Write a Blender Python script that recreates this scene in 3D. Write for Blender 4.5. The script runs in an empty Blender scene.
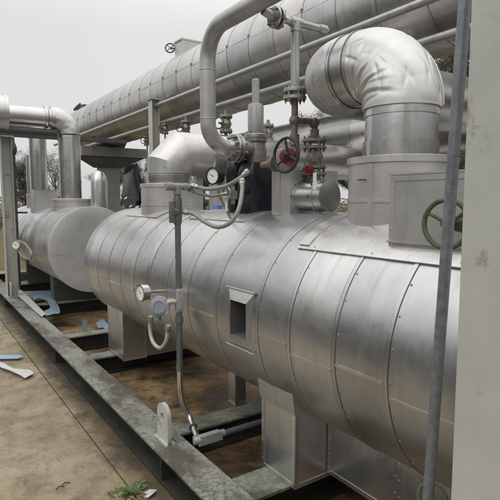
import bpy, bmesh, math, random
from mathutils import Vector, Matrix, noise
random.seed(7)
R_ = math.radians
scene = bpy.context.scene
COL = scene.collection

# ------------------------------------------------------------------ camera frame
CAM = Vector((0, 0, 1.6)); YAW = R_(34.1); PIT = math.atan(49/500)
FW = Vector((math.sin(YAW)*math.cos(PIT), math.cos(YAW)*math.cos(PIT), -math.sin(PIT)))
RT = Vector((math.cos(YAW), -math.sin(YAW), 0)); UP = RT.cross(FW)
def ray(px, py): return FW + RT*((px-250)/500) + UP*((250-py)/500)
def PX(px, py, X): d = ray(px, py); return CAM + d*(X/d.x)
def PY(px, py, Y): d = ray(px, py); return CAM + d*(Y/d.y)
def PZ(px, py, Z): d = ray(px, py); return CAM + d*((Z-1.6)/d.z)
def V(*a): return Vector(a)

# ------------------------------------------------------------------ materials
def newmat(name):
    m = bpy.data.materials.new(name); m.use_nodes = True
    nt = m.node_tree; b = nt.nodes['Principled BSDF']
    return m, nt, b
def N(nt, t, **kw):
    n = nt.nodes.new(t)
    for k, v in kw.items(): setattr(n, k, v)
    return n
def L(nt, a, b): nt.links.new(a, b)
def coords(nt, scale=(1,1,1)):
    tc = N(nt, 'ShaderNodeTexCoord'); mp = N(nt, 'ShaderNodeMapping')
    mp.inputs['Scale'].default_value = scale
    L(nt, tc.outputs['Object'], mp.inputs['Vector']); return mp.outputs['Vector']
def noise_n(nt, vec, scale, detail=4, rough=.55, dist=0):
    n = N(nt, 'ShaderNodeTexNoise'); n.inputs['Scale'].default_value = scale
    n.inputs['Detail'].default_value = detail; n.inputs['Roughness'].default_value = rough
    n.inputs['Distortion'].default_value = dist
    L(nt, vec, n.inputs['Vector']); return n.outputs['Fac']
def ramp(nt, fac, stops):
    r = N(nt, 'ShaderNodeValToRGB'); e = r.color_ramp.elements
    while len(e) < len(stops): e.new(.5)
    for i, (p, c) in enumerate(stops):
        e[i].position = p; e[i].color = (*c, 1) if len(c) == 3 else c
    L(nt, fac, r.inputs['Fac']); return r.outputs['Color']
def mixc(nt, fac, a, b, mode='MIX'):
    m = N(nt, 'ShaderNodeMix', data_type='RGBA', blend_type=mode)
    for s, v in (('Factor', fac), ('A', a), ('B', b)):
        i = [x for x in m.inputs if x.name == s and (x.type == ('VALUE' if s == 'Factor' else 'RGBA'))][0]
        if isinstance(v, (int, float)): i.default_value = v
        elif isinstance(v, tuple): i.default_value = (*v, 1)
        else: L(nt, v, i)
    return [o for o in m.outputs if o.type == 'RGBA'][0]
def g(v): return (v, v, v)
def bump(nt, b, h, strength, dist=.01, prev=None):
    n = N(nt, 'ShaderNodeBump'); n.inputs['Strength'].default_value = strength
    n.inputs['Distance'].default_value = dist
    L(nt, h, n.inputs['Height'])
    if prev is not None: L(nt, prev, n.inputs['Normal'])
    L(nt, n.outputs['Normal'], b.inputs['Normal']); return n.outputs['Normal']
def cladding(name, base=(.60,.59,.57), rough=(.27,.5), stain=.5, metal=.95, bmp=.25, streak=(1.2,9,.8), brush=(1.5,120,1.5), stucco=0, fine=.18):
    """sheet metal: per sheet tone, brushed micro lines, run-off streaks, water spots, small dings"""
    m, nt, b = newmat(name); v = coords(nt); vs = coords(nt, streak); vb = coords(nt, brush)
    at = N(nt, 'ShaderNodeAttribute'); at.attribute_name = 'sec'
    n1 = noise_n(nt, v, 2.0, 8, .66); n2 = noise_n(nt, vs, 1.6, 9, .68, .4); n3 = noise_n(nt, v, 42, 6, .75); nb = noise_n(nt, vb, 2.0, 4, .6); n5 = noise_n(nt, v, 9, 7, .72, .8)
    c = mixc(nt, ramp(nt, n1, [(.32, g(0)), (.68, g(1))]), tuple(x*.84 for x in base), tuple(min(x*1.12, .9) for x in base))
    c = mixc(nt, 1.0, c, ramp(nt, at.outputs['Fac'], [(0, (.80,.81,.83)), (.5, (.95,.94,.92)), (1, g(1.08))]), 'MULTIPLY')
    c = mixc(nt, ramp(nt, nb, [(.35, g(0)), (.65, g(fine))]), c, tuple(x*.72 for x in base))
    c = mixc(nt, ramp(nt, n2, [(.53, g(0)), (.72, g(stain))]), c, (.27,.215,.15))
    c = mixc(nt, ramp(nt, n3, [(.62, g(0)), (.78, g(.22))]), c, (.26,.245,.22))
    c = mixc(nt, ramp(nt, n5, [(.60, g(0)), (.74, g(.14))]), c, tuple(min(1, x*1.3) for x in base))
    gt = N(nt, 'ShaderNodeMath', operation='GREATER_THAN'); L(nt, at.outputs['Fac'], gt.inputs[0]); gt.inputs[1].default_value = 1.5
    gm = N(nt, 'ShaderNodeMath', operation='MULTIPLY'); L(nt, gt.outputs[0], gm.inputs[0]); L(nt, ramp(nt, n1, [(.35, g(.55)), (.65, g(1))]), gm.inputs[1])
    c = mixc(nt, gm.outputs[0], c, (.09,.075,.06))
    L(nt, c, b.inputs['Base Color']); b.inputs['Metallic'].default_value = metal
    sm = N(nt, 'ShaderNodeMath', operation='MULTIPLY_ADD'); L(nt, nb, sm.inputs[0]); sm.inputs[1].default_value = .5; L(nt, n5, sm.inputs[2])
    rr = N(nt, 'ShaderNodeMapRange'); L(nt, sm.outputs[0], rr.inputs['Value'])
    rr.inputs['From Min'].default_value = .52; rr.inputs['From Max'].default_value = .98
    rr.inputs['To Min'].default_value = rough[0]; rr.inputs['To Max'].default_value = rough[1]
    L(nt, rr.outputs['Result'], b.inputs['Roughness'])
    p = bump(nt, b, noise_n(nt, v, 6, 3, .5), bmp, .02)
    p = bump(nt, b, nb, .03, .001, p)
    p = bump(nt, b, n3, .08, .002, p)
    if stucco: bump(nt, b, noise_n(nt, v, 260, 2, .5), stucco, .0015, p)
    return m
def simple(name, col, rough=.5, metal=0, var=.25, scale=6, rust=0, rustcol=(.14,.06,.025), bmp=.1, spec=None):
    if metal < .5 and name != 'white dial face': col = tuple(x*.80 for x in col); rustcol = tuple(x*.8 for x in rustcol)
    m, nt, b = newmat(name); v = coords(nt)
    n1 = noise_n(nt, v, scale, 6, .65)
    c = mixc(nt, ramp(nt, n1, [(.3, g(0)), (.7, g(1))]), tuple(x*(1-var) for x in col), tuple(min(x*(1+var*.6), .85) for x in col))
    if rust:
        n2 = noise_n(nt, v, scale*2.3, 8, .7)
        c = mixc(nt, ramp(nt, n2, [(.62-rust*.3, g(0)), (.72-rust*.2, g(1))]), c, rustcol)
    L(nt, c, b.inputs['Base Color']); b.inputs['Metallic'].default_value = metal
    L(nt, ramp(nt, n1, [(.2, g(rough*.8)), (.8, g(min(1, rough*1.25)))]), b.inputs['Roughness'])
    if bmp: bump(nt, b, noise_n(nt, v, scale*8, 5, .7), bmp, .003)
    return m
M = {}
M['clad'] = cladding('aluminium cladding', (.64,.64,.64), (.28,.40), .34, bmp=.13)
M['clad_up'] = cladding('riser cladding', (.70,.70,.70), (.20,.30), .18, bmp=.07, streak=(9,9,.5), brush=(45,45,.3), fine=.22)
M['clad_warm'] = cladding('weathered cladding', (.57,.56,.545), (.24,.40), .42, bmp=.12)
M['clad_bright'] = cladding('bright crumpled foil cladding', (.66,.66,.66), (.42,.56), .14, bmp=.14, streak=(1,1,.5), brush=(1,1,1), fine=.1)
M['clad_flat'] = cladding('stucco embossed sheet cladding', (.62,.61,.595), (.30,.44), .26, metal=.6, bmp=.14, streak=(6,6,.8), brush=(30,30,2), stucco=.35)
M['disc'] = cladding('end cap cladding', (.64,.64,.64), (.36,.46), .08, metal=.55, bmp=.14, streak=(2,2,.6), brush=(2,2,2), fine=.1)
M['clad_box'] = cladding('folded sheet box cladding', (.64,.635,.625), (.24,.38), .34, metal=.9, bmp=.20, streak=(7,7,.6), brush=(30,30,1.5))
M['disc_dark'] = cladding('dull cap and painted recess shade', (.30,.30,.29), (.36,.46), .2, metal=.7, bmp=.1, streak=(2,2,.6), brush=(2,2,2), fine=.1)
M['paint'] = simple('grey green painted steel', (.58,.585,.53), .45, 0, .10, 3.5, .16, (.26,.25,.20), .12)
M['pipe_paint'] = simple('silver painted pipe', (.43,.43,.415), .40, .55, .18, 7, .06, (.16,.14,.11), .08)
M['galv'] = simple('galvanised conduit', (.25,.27,.285), .48, .55, .3, 40, .05, (.38,.39,.40), .08)
M['steel'] = simple('bare steel fittings', (.42,.41,.39), .38, .85, .3, 22, .12, (.12,.09,.06), .15)
M['stain_steel'] = simple('bright stainless', (.62,.61,.58), .25, .95, .15, 16, 0)
M['steel_dull'] = simple('weathered grey valve steel', (.30,.285,.26), .5, .6, .4, 30, .2, (.14,.10,.07), .2)
M['rusty'] = simple('rusty brown pipe', (.23,.195,.16), .55, .5, .35, 30, .25, (.10,.065,.045), .3)
M['darkrail'] = simple('dark weathered steel', (.10,.10,.095), .6, .2, .3, 9, .15, (.16,.13,.10), .2)
M['conduit'] = simple('grey painted conduit', (.17,.18,.18), .45, .3, .2, 14, 0)
M['flex'] = simple('grey flexible conduit', (.33,.33,.30), .5, .1, .15, 30, 0)
M['whiteflex'] = simple('pale flexible conduit', (.55,.54,.50), .45, .1, .12, 25, 0)
M['palebox'] = simple('pale grey cast aluminium', (.50,.50,.49), .45, .3, .15, 25, .04, (.2,.18,.15))
M['blue_grey'] = simple('blue grey instrument paint', (.34,.37,.42), .4, .1, .1, 25, 0)
M['white'] = simple('white dial face', (.78,.78,.76), .5, 0, .03, 8, 0, bmp=0)
M['black'] = simple('black plastic', (.012,.012,.013), .35, 0, .2, 20, 0)
M['navy'] = simple('black vinyl insulation jacket', (.010,.012,.020), .36, 0, .5, 9, 0, bmp=.3)
M['red'] = simple('red enamel', (.26,.014,.020), .4, 0, .25, 20, .08, (.08,.02,.02))
M['green'] = simple('flaking green enamel', (.115,.145,.07), .6, 0, .5, 34, .35, (.17,.12,.07), .3)
M['wheel'] = simple('dark blue handwheel paint', (.035,.04,.055), .45, .2, .4, 20, .12, (.14,.12,.10))
M['concrete'] = simple('grey concrete', (.27,.265,.23), .85, 0, .18, 3, .1, (.16,.15,.12), .25)
M['rope'] = simple('blue cloth', (.12,.25,.55), .7, 0, .3, 30, 0)
M['scrap'] = simple('cut sheet metal', (.72,.72,.71), .42, .25, .12, 9, 0)
M['scrap_blue'] = simple('protective film blue sheet', (.42,.56,.68), .35, .4, .12, 9, 0)
M['asphalt'] = simple('added dark asphalt', (.045,.045,.045), .75, 0, .3, 30, 0, bmp=.4)
M['gravel'] = simple('added dark gravel', (.085,.078,.065), .9, 0, .5, 40, .2, (.16,.13,.09), bmp=.6)
M['bark'] = simple('tree bark', (.09,.07,.055), .9, 0, .4, 12, 0, bmp=.5)

def m_beamtop():
    m, nt, b = newmat('lichened beam paint'); v = coords(nt)
    vs = coords(nt, (1, .45, 1))
    n1 = noise_n(nt, v, 42, 8, .8); n2 = noise_n(nt, vs, 3.0, 6, .6); n3 = noise_n(nt, v, 11, 7, .75)
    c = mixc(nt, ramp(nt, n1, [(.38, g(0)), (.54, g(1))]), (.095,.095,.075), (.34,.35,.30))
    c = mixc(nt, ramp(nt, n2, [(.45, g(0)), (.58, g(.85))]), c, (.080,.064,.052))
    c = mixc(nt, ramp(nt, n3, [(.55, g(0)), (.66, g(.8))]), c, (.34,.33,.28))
    c = mixc(nt, 1.0, c, g(0.82), 'MULTIPLY'); L(nt, c, b.inputs['Base Color']); b.inputs['Roughness'].default_value = .72
    bump(nt, b, n1, .5, .004); return m
M['beam'] = m_beamtop()
def m_cross():
    m, nt, b = newmat('mossy cross beam paint'); v = coords(nt)
    n1 = noise_n(nt, v, 30, 8, .75); n2 = noise_n(nt, v, 4, 6, .65)
    c = mixc(nt, ramp(nt, n1, [(.40, g(0)), (.60, g(1))]), (.17,.18,.13), (.32,.33,.28))
    c = mixc(nt, ramp(nt, n2, [(.5, g(0)), (.66, g(.9))]), c, (.06,.06,.035))
    c = mixc(nt, 1.0, c, g(0.8), 'MULTIPLY'); L(nt, c, b.inputs['Base Color']); b.inputs['Roughness'].default_value = .65
    bump(nt, b, n1, .4, .003); return m
M['cross'] = m_cross()
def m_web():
    m, nt, b = newmat('weathered beam web with painted shade'); v = coords(nt, (1,.5,1))
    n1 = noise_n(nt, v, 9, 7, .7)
    c = ramp(nt, n1, [(.35, (.018,.018,.015)), (.6, (.04,.038,.03)), (.75, (.10,.095,.075))])  # shade below the top flange is painted in as dark tones
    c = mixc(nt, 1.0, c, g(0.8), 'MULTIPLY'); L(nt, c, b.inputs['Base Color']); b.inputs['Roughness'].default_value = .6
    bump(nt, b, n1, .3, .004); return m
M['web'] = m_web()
def m_paving():
    m, nt, b = newmat('stained ochre concrete paving'); v = coords(nt)
    n1 = noise_n(nt, v, .9, 8, .6, .4); n2 = noise_n(nt, v, 5, 8, .72); n3 = noise_n(nt, v, 90, 4, .7); n4 = noise_n(nt, v, 2.1, 9, .75, .6)
    c = mixc(nt, ramp(nt, n1, [(.33, g(0)), (.62, g(1))]), (.36,.265,.14), (.52,.45,.30))
    c = mixc(nt, ramp(nt, n2, [(.46, g(0)), (.68, g(.75))]), c, (.11,.075,.045))
    c = mixc(nt, ramp(nt, n4, [(.52, g(0)), (.66, g(.8))]), c, (.34,.20,.07))
    c = mixc(nt, ramp(nt, n3, [(.50, g(0)), (.66, g(.5))]), c, (.14,.10,.065))
    n6 = noise_n(nt, v, 240, 3, .8); c = mixc(nt, ramp(nt, n6, [(.56, g(0)), (.64, g(.55))]), c, (.48,.44,.36))
    n7 = noise_n(nt, coords(nt, (1,.35,1)), 16, 8, .8, .5); c = mixc(nt, ramp(nt, n7, [(.52, g(0)), (.66, g(.6))]), c, (.13,.10,.07))
    vo = N(nt, 'ShaderNodeTexVoronoi', feature='DISTANCE_TO_EDGE'); vo.inputs['Scale'].default_value = .9; wv = N(nt, 'ShaderNodeVectorMath', operation='ADD'); L(nt, v, wv.inputs[0]); nc = N(nt, 'ShaderNodeTexNoise'); nc.inputs['Scale'].default_value = 2.5; nc.inputs['Detail'].default_value = 8; L(nt, v, nc.inputs['Vector']); L(nt, nc.outputs['Color'], wv.inputs[1]); L(nt, wv.outputs[0], vo.inputs['Vector'])
    c = mixc(nt, ramp(nt, vo.outputs['Distance'], [(0, g(.45)), (.004, g(0))]), c, (.09,.07,.05))
    # damp mossy strip beside the kerb of the steel frame
    tc = N(nt, 'ShaderNodeTexCoord'); sp = N(nt, 'ShaderNodeSeparateXYZ'); L(nt, tc.outputs['Object'], sp.inputs[0])
    ma = N(nt, 'ShaderNodeMath', operation='MULTIPLY_ADD'); L(nt, n2, ma.inputs[0]); ma.inputs[1].default_value = .28; L(nt, sp.outputs['X'], ma.inputs[2])
    mr = N(nt, 'ShaderNodeMapRange'); L(nt, ma.outputs[0], mr.inputs['Value'])
    mr.inputs['From Min'].default_value = 1.03; mr.inputs['From Max'].default_value = 1.16
    c = mixc(nt, mr.outputs['Result'], c, mixc(nt, ramp(nt, n4, [(.4, g(0)), (.6, g(1))]), (.05,.042,.028), (.17,.12,.06)))
    c = mixc(nt, 1.0, c, g(0.66), 'MULTIPLY'); L(nt, c, b.inputs['Base Color'])
    L(nt, ramp(nt, n1, [(.38, g(.30)), (.58, g(.7))]), b.inputs['Roughness'])
    bump(nt, b, n3, .6, .004); return m
M['paving'] = m_paving()
def m_floor():
    m, nt, b = newmat('rust stained wet floor'); v = coords(nt)
    n1 = noise_n(nt, v, 1.6, 8, .65, .5); n2 = noise_n(nt, v, 8, 8, .75)
    c = mixc(nt, ramp(nt, n1, [(.40, g(0)), (.60, g(1))]), (.09,.058,.03), (.50,.34,.17))
    c = mixc(nt, ramp(nt, n2, [(.50, g(0)), (.66, g(.85))]), c, (.035,.026,.018))
    c = mixc(nt, 1.0, c, g(0.62), 'MULTIPLY'); L(nt, c, b.inputs['Base Color'])
    L(nt, ramp(nt, n1, [(.35, g(.35)), (.6, g(.8))]), b.inputs['Roughness'])
    bump(nt, b, n2, .4, .006); return m
M['floor'] = m_floor()
def m_ground():
    m, nt, b = newmat('dry winter grass ground'); v = coords(nt)
    n1 = noise_n(nt, v, .25, 8, .7); n2 = noise_n(nt, v, 14, 6, .8)
    c = mixc(nt, ramp(nt, n1, [(.4, g(0)), (.6, g(1))]), (.24,.17,.075), (.13,.125,.05))
    c = mixc(nt, ramp(nt, n2, [(.45, g(0)), (.65, g(.6))]), c, (.10,.075,.035))
    c = mixc(nt, 1.0, c, g(0.8), 'MULTIPLY'); L(nt, c, b.inputs['Base Color']); b.inputs['Roughness'].default_value = .95
    bump(nt, b, n2, .8, .05); return m
M['ground'] = m_ground()
def m_leaf(name, c1, c2):
    m, nt, b = newmat(name); v = coords(nt)
    c = mixc(nt, ramp(nt, noise_n(nt, v, 3, 3), [(.4, g(0)), (.6, g(1))]), c1, c2)
    L(nt, c, b.inputs['Base Color']); b.inputs['Roughness'].default_value = .7; return m
M['leaf'] = m_leaf('evergreen foliage', (.075,.085,.05), (.12,.13,.08))
M['leaf_brown'] = m_leaf('winter brown foliage', (.15,.13,.085), (.11,.10,.065))
M['weed'] = m_leaf('weed green', (.06,.11,.03), (.11,.16,.05))

# ------------------------------------------------------------------ mesh builder
class MB:
    def __init__(s):
        s.bm = bmesh.new(); s.sec = s.bm.faces.layers.float.new('sec')
    def face(s, vs, sec=.5, mi=0):
        try: f = s.bm.faces.new(vs)
        except ValueError: return None
        f[s.sec] = sec; f.material_index = mi; return f
    def box(s, lo, hi, rot=None, c=None, bev=0, mi=0):
        vs = [s.bm.verts.new((x, y, z)) for x in (lo[0], hi[0]) for y in (lo[1], hi[1]) for z in (lo[2], hi[2])]
        fs = [s.face([vs[i] for i in q], random.random(), mi) for q in ((0,1,3,2),(4,6,7,5),(0,4,5,1),(2,3,7,6),(0,2,6,4),(1,5,7,3))]
        if rot is not None:
            cc = Vector(c) if c is not None else (Vector(lo)+Vector(hi))/2
            for v in vs: v.co = rot @ (v.co-cc) + cc
        if bev:
            es = list({e for f in fs for e in f.edges})
            bmesh.ops.bevel(s.bm, geom=es, offset=bev, segments=2, affect='EDGES', profile=.5)
        return s
    def hexa(s, p):      # 8 points: bottom ring 0-3, top ring 4-7
        vs = [s.bm.verts.new(q) for q in p]
        for q in ((3,2,1,0),(4,5,6,7),(0,1,5,4),(1,2,6,5),(2,3,7,6),(3,0,4,7)): s.face([vs[i] for i in q], random.random())
        return s
    def ring(s, c, ax, e1, r, n, fn=None):
        e2 = ax.cross(e1)
        out = []
        for i in range(n):
            t = 2*math.pi*i/n; d = e1*math.cos(t) + e2*math.sin(t)
            rr = r if fn is None else r + fn(c + d*r)
            out.append(s.bm.verts.new(c + d*rr))
        return out
    def bridge(s, a, b, sec=.5, mi=0):
        n = len(a)
        for i in range(n): s.face([a[i], a[(i+1)%n], b[(i+1)%n], b[i]], sec, mi)
    def lathe(s, base, ax, prof, n=32, fn=None, caps=True, secs=None):
        """prof: (distance along axis, radius)"""
        ax = Vector(ax).normalized(); base = Vector(base)
        e1 = ax.orthogonal().normalized()
        rings = [s.ring(base + ax*t, ax, e1, max(r, 1e-4), n, fn) for t, r in prof]
        for i in range(len(rings)-1): s.bridge(rings[i], rings[i+1], secs[i] if secs else .5)
        if caps: s.face(list(reversed(rings[0]))); s.face(rings[-1])
        return s
    def cyl(s, a, b, r, n=20, r2=None):
        a, b = Vector(a), Vector(b); d = b-a
        return s.lathe(a, d, [(0, r), (d.length, r if r2 is None else r2)], n)
    def tube(s, pts, rad, n=16, fn=None, caps=True, secs=None):
        """sweep along pts (list of Vector); rad number or list"""
        pts = [Vector(p) for p in pts]; k = len(pts)
        if not isinstance(rad, (list, tuple)): rad = [rad]*k
        tan = []
        for i in range(k):
            t = (pts[min(i+1, k-1)]-pts[i]).normalized() if i < k-1 else (pts[i]-pts[i-1]).normalized()
            if 0 < i < k-1: t = (t + (pts[i]-pts[i-1]).normalized()).normalized()
            tan.append(t)
        e = tan[0].orthogonal().normalized(); rings = []
        for i in range(k):
            e = (e - tan[i]*e.dot(tan[i])).normalized()
            rings.append(s.ring(pts[i], tan[i], e, rad[i], n, fn))
        for i in range(k-1): s.bridge(rings[i], rings[i+1], secs[i] if secs else .5)
        if caps: s.face(list(reversed(rings[0]))); s.face(rings[-1])
        return s
    def mitre(s, pts, r, n=40, secs=None):
        """sharp mitred pipe"""
        pts = [Vector(p) for p in pts]; k = len(pts); dirs = [(pts[i+1]-pts[i]).normalized() for i in range(k-1)]
        e = dirs[0].orthogonal().normalized(); e2 = dirs[0].cross(e)
        ring = [pts[0] + (e*math.cos(2*math.pi*i/n) + e2*math.sin(2*math.pi*i/n))*r for i in range(n)]
        rings = [ring]
        for i in range(1, k):
            nn = (dirs[i-1]+dirs[i]).normalized() if i < k-1 else dirs[-1]
            d = dirs[i-1]; ring = [q + d*((pts[i]-q).dot(nn)/d.dot(nn)) for q in ring]; rings.append(ring)
        vr = [[s.bm.verts.new(q) for q in rg] for rg in rings]
        for i in range(k-1): s.bridge(vr[i], vr[i+1], random.random())
        s.face(list(reversed(vr[0]))); s.face(vr[-1]); return s
    def torus(s, c, ax, R, r, n=40, m=10):
        c = Vector(c); ax = Vector(ax).normalized(); e1 = ax.orthogonal().normalized(); e2 = ax.cross(e1)
        rings = []
        for i in range(n):
            t = 2*math.pi*i/n; d = e1*math.cos(t)+e2*math.sin(t)
            rings.append([s.bm.verts.new(c + d*(R + r*math.cos(2*math.pi*j/m)) + ax*(r*math.sin(2*math.pi*j/m))) for j in range(m)])
        for i in range(n): s.bridge(rings[i], rings[(i+1)%n])
        return s
    def flange(s, c, ax, r, t, nb=8, bore=None, both=True):
        c = Vector(c); ax = Vector(ax).normalized(); e1 = ax.orthogonal().normalized(); e2 = ax.cross(e1)
        ch = t*.15
        s.lathe(c-ax*t/2, ax, [(0, r-ch), (ch, r), (t-ch, r), (t, r-ch)], 32)
        br = r*.11
        for k in range(nb):
            a = 2*math.pi*(k+.5)/nb; q = c + (e1*math.cos(a)+e2*math.sin(a))*r*.8
            s.lathe(q-ax*(t/2+br*1.6), ax, [(0, br), (t+br*3.2, br)], 6)
            s.lathe(q-ax*(t/2+br*2.6), ax, [(0, br*.5), (t+br*5.2, br*.5)], 6)
        return s
    def ball(s, c, r, n=16):
        c = Vector(c); return s.lathe(c-V(0,0,r), (0,0,1), [(r-r*math.cos(math.pi*i/n), r*math.sin(math.pi*i/n)) for i in range(n+1)], 20, caps=False)
    def patch(s, cx, cz, R, y0, y1, t0, t1, th=.003, n=None, ny=6, sec=.5):
        """curved sheet on a cylinder along Y; t = angle from the top towards -X (degrees)"""
        n = n or max(3, int(abs(t1-t0)/4)); gr = []
        for rr in (R, R-th):
            gr.append([[s.bm.verts.new((cx-rr*math.sin(R_(t0+(t1-t0)*i/n)), y0+(y1-y0)*j/ny, cz+rr*math.cos(R_(t0+(t1-t0)*i/n)))) for j in range(ny+1)] for i in range(n+1)])
        a, b = gr
        for i in range(n):
            for j in range(ny):
                s.face([a[i][j], a[i][j+1], a[i+1][j+1], a[i+1][j]], sec)
                s.face([b[i][j], b[i+1][j], b[i+1][j+1], b[i][j+1]], sec)
        for i in range(n):
            s.face([a[i][0], a[i+1][0], b[i+1][0], b[i][0]], sec); s.face([a[i][ny], b[i][ny], b[i+1][ny], a[i+1][ny]], sec)
        for j in range(ny):
            s.face([a[0][j], b[0][j], b[0][j+1], a[0][j+1]], sec); s.face([a[n][j], a[n][j+1], b[n][j+1], b[n][j]], sec)
        return s
    def sheet(s, pts, th=.003, bend=0):
        """flat cut piece from outline points, with thickness"""
        c = sum(pts, Vector())/len(pts)
        top = [s.bm.verts.new(p + V(0,0,th)) for p in pts]; bot = [s.bm.verts.new(p) for p in pts]
        s.face(top); s.face(list(reversed(bot))); n = len(pts)
        for i in range(n): s.face([bot[i], bot[(i+1)%n], top[(i+1)%n], top[i]])
        return s
    def build(s, name, mat, parent=None, sharp=32, smooth=True):
        bmesh.ops.recalc_face_normals(s.bm, faces=s.bm.faces)
        me = bpy.data.meshes.new(name); s.bm.to_mesh(me); s.bm.free()
        for mm in (mat if isinstance(mat, (list, tuple)) else [mat]): me.materials.append(M[mm])
        if smooth:
            me.polygons.foreach_set('use_smooth', [True]*len(me.polygons)); me.set_sharp_from_angle(angle=R_(sharp))
        o = bpy.data.objects.new(name, me); COL.objects.link(o)
        if parent is not None:
            o.parent = parent
            base = parent
            off = Vector(parent.location) if parent.parent is None else Vector((0,0,0))
            o.location = -off
        return o
def thing(name, label, cat, loc=(0,0,0), group=None):
    o = bpy.data.objects.new(name, None); COL.objects.link(o); o.location = loc; o.empty_display_size = .1
    o['label'] = label; o['category'] = cat
    if group: o['group'] = group
    return o
def tag(o, label, cat, group=None):
    # a one-mesh thing: move its origin to its base
    me = o.data; xs = [v.co for v in me.vertices]
    c = Vector(((min(v.x for v in xs)+max(v.x for v in xs))/2, (min(v.y for v in xs)+max(v.y for v in xs))/2, min(v.z for v in xs)))
    me.transform(Matrix.Translation(-c)); o.location = c
    o['label'] = label; o['category'] = cat
    if group: o['group'] = group
    return o
def struct(o, kind='structure'): o['kind'] = kind; return o
def arc(c, a, b, n=10):
    """quarter arc from c+a to c+b"""
    return [Vector(c) + Vector(a)*math.cos(math.pi/2*i/n) + Vector(b)*math.sin(math.pi/2*i/n) for i in range(n+1)]
def smooth_path(pts, n=8):
    pts = [Vector(p) for p in pts]; P = [pts[0]*2-pts[1]] + pts + [pts[-1]*2-pts[-2]]; out = []
    for i in range(1, len(P)-2):
        for k in range(n):
            t = k/n; a, b, c, d = P[i-1], P[i], P[i+1], P[i+2]
            out.append(.5*((2*b)+(c-a)*t+(2*a-5*b+4*c-d)*t*t+(3*b-a-3*c+d)*t**3))
    out.append(pts[-1]); return out
def densify(pts, step):
    out = [Vector(pts[0])]
    for a, b in zip(pts, pts[1:]):
        a, b = Vector(a), Vector(b); k = max(1, int((b-a).length/step))
        out += [a.lerp(b, (i+1)/k) for i in range(k)]
    return out
def ribbed(mb, pts, r, n=10, pitch=.006):
    p = densify(smooth_path(pts, 10), pitch/2)
    return mb.tube(p, [r*(1.0 if i%2 else .93) for i in range(len(p))], n)

# ------------------------------------------------------------------ clad vessels
def shell(mb, cx, cz, R, y0, y1, seams, n=128, cuts=(), wob=.0022, seed=0, bead=.0028, half=.0095, joints=True, tj=(92, 100)):
    """clad cylinder along Y with a raised joint bead at each seam"""
    ys = sorted(x for x in seams if y0 < x < y1); prof = [(0, R)]; secs = []
    edges = [y0] + ys + [y1]; cur = .5
    for k in range(len(edges)-1):
        a, b = edges[k], edges[k+1]; cur = random.random(); dr = random.uniform(-.0012, .0012)
        st = (half+.0042) if k > 0 else 0; en = half+.0032 if k < len(edges)-2 else 0
        m = max(3, int((b-a)/.05))
        for i in range(m+1):
            t = a+st + (b-en-a-st)*i/m
            if k == 0 and i == 0: continue
            prof.append((t-y0, R+dr)); secs.append(cur)
        if k < len(edges)-2:
            w = random.random()
            for t, r in ((b-half-.0028, R-.0012), (b-half, R-.0012), (b-half+.0008, R+bead), (b+half-.0008, R+bead*1.1), (b+half, R-.001), (b+half+.0036, R-.001)):
                prof.append((t-y0, r)); secs.append(2.0 if t > b+half+.001 or (t < b and r < R) else cur)
    for c in cuts:
        i = next(k for k in range(len(prof)) if prof[k][0] > c-y0); prof.insert(i, (c-y0, prof[i][1])); secs.insert(i, secs[min(i,len(secs)-1)])
    def fn(p):
        q = Vector((p.x*2.1, p.y*3.3, p.z*2.1+seed))
        return wob*noise.noise(q*1.6) + wob*.5*noise.noise(q*5)
    mb.lathe((cx, y0, cz), (0,1,0), prof, n, fn, caps=True, secs=secs)
    if joints:
        for k in range(len(edges)-1):
            t = random.uniform(*tj); mb.patch(cx, cz, R+.0030, edges[k]+half+.004, edges[k+1]-half-.003, t, t+1.3, .0045, 2, 4, sec=random.random())
    return mb

# ============================================================ SETTING
mb = MB(); mb.box((-300,-300,-.5), (300,300,0)); struct(mb.build('ground', 'ground', smooth=False))
mb = MB(); 
mb.box((-1.2,-5,-.2), (.918,12.6,.010)); mb.box((.930,-5,-.2), (1.22,12.6,.007))
struct(mb.build('pavement', 'paving', smooth=False))
mb = MB(); mb.box((-9,-40,-.2), (-1.21,60,.008)); struct(mb.build('added_road','asphalt',smooth=False))  # unseen ground, added so the vessel underside reflects dark
mb = MB(); mb.box((3.15,-5,-.2), (9,16,.010)); struct(mb.build('added_gravel_yard','gravel',smooth=False))  # dark ground added to darken reflections under the overhead vessel
mb = MB(); mb.box((1.225,-5,-.2), (3.14,12.6,.006)); struct(mb.build('floor', 'floor', smooth=False))

# ============================================================ SKID FRAME
sk = thing('steel_skid_frame', 'long lichen covered steel skid frame of I beams lying on the paving under the vessels', 'frame', (2.1, 4, .01))
def ibeam(a, b, w, z0, z1, tf=.014, tw=.012, mats=('beam','web'), stiff=()):
    """I beam between plan points a,b (axis aligned)"""
    mb = MB(); ax = 1 if abs(b[1]-a[1]) > abs(b[0]-a[0]) else 0
    def bx(o0, o1, q0, q1, mi, b0=0, b1=0):
        if ax == 1: mb.box((a[0]+o0, a[1]+b0, q0), (a[0]+o1, b[1]-b1, q1), mi=mi)
        else: mb.box((a[0]+b0, a[1]+o0, q0), (b[0]-b1, a[1]+o1, q1), mi=mi)
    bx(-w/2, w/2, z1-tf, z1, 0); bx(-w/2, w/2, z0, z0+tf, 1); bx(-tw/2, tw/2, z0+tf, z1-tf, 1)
    for s in stiff:
        if ax == 1: mb.box((a[0]-w/2+.004, s, z0+tf), (a[0]+w/2-.004, s+.012, z1-tf), mi=1)
    return mb
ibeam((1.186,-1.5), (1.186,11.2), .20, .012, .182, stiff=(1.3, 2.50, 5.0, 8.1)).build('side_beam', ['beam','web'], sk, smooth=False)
ibeam((3.0,-1.5), (3.0,11.2), .20, .012, .182).build('side_beam', ['beam','web'], sk, smooth=False)
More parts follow.
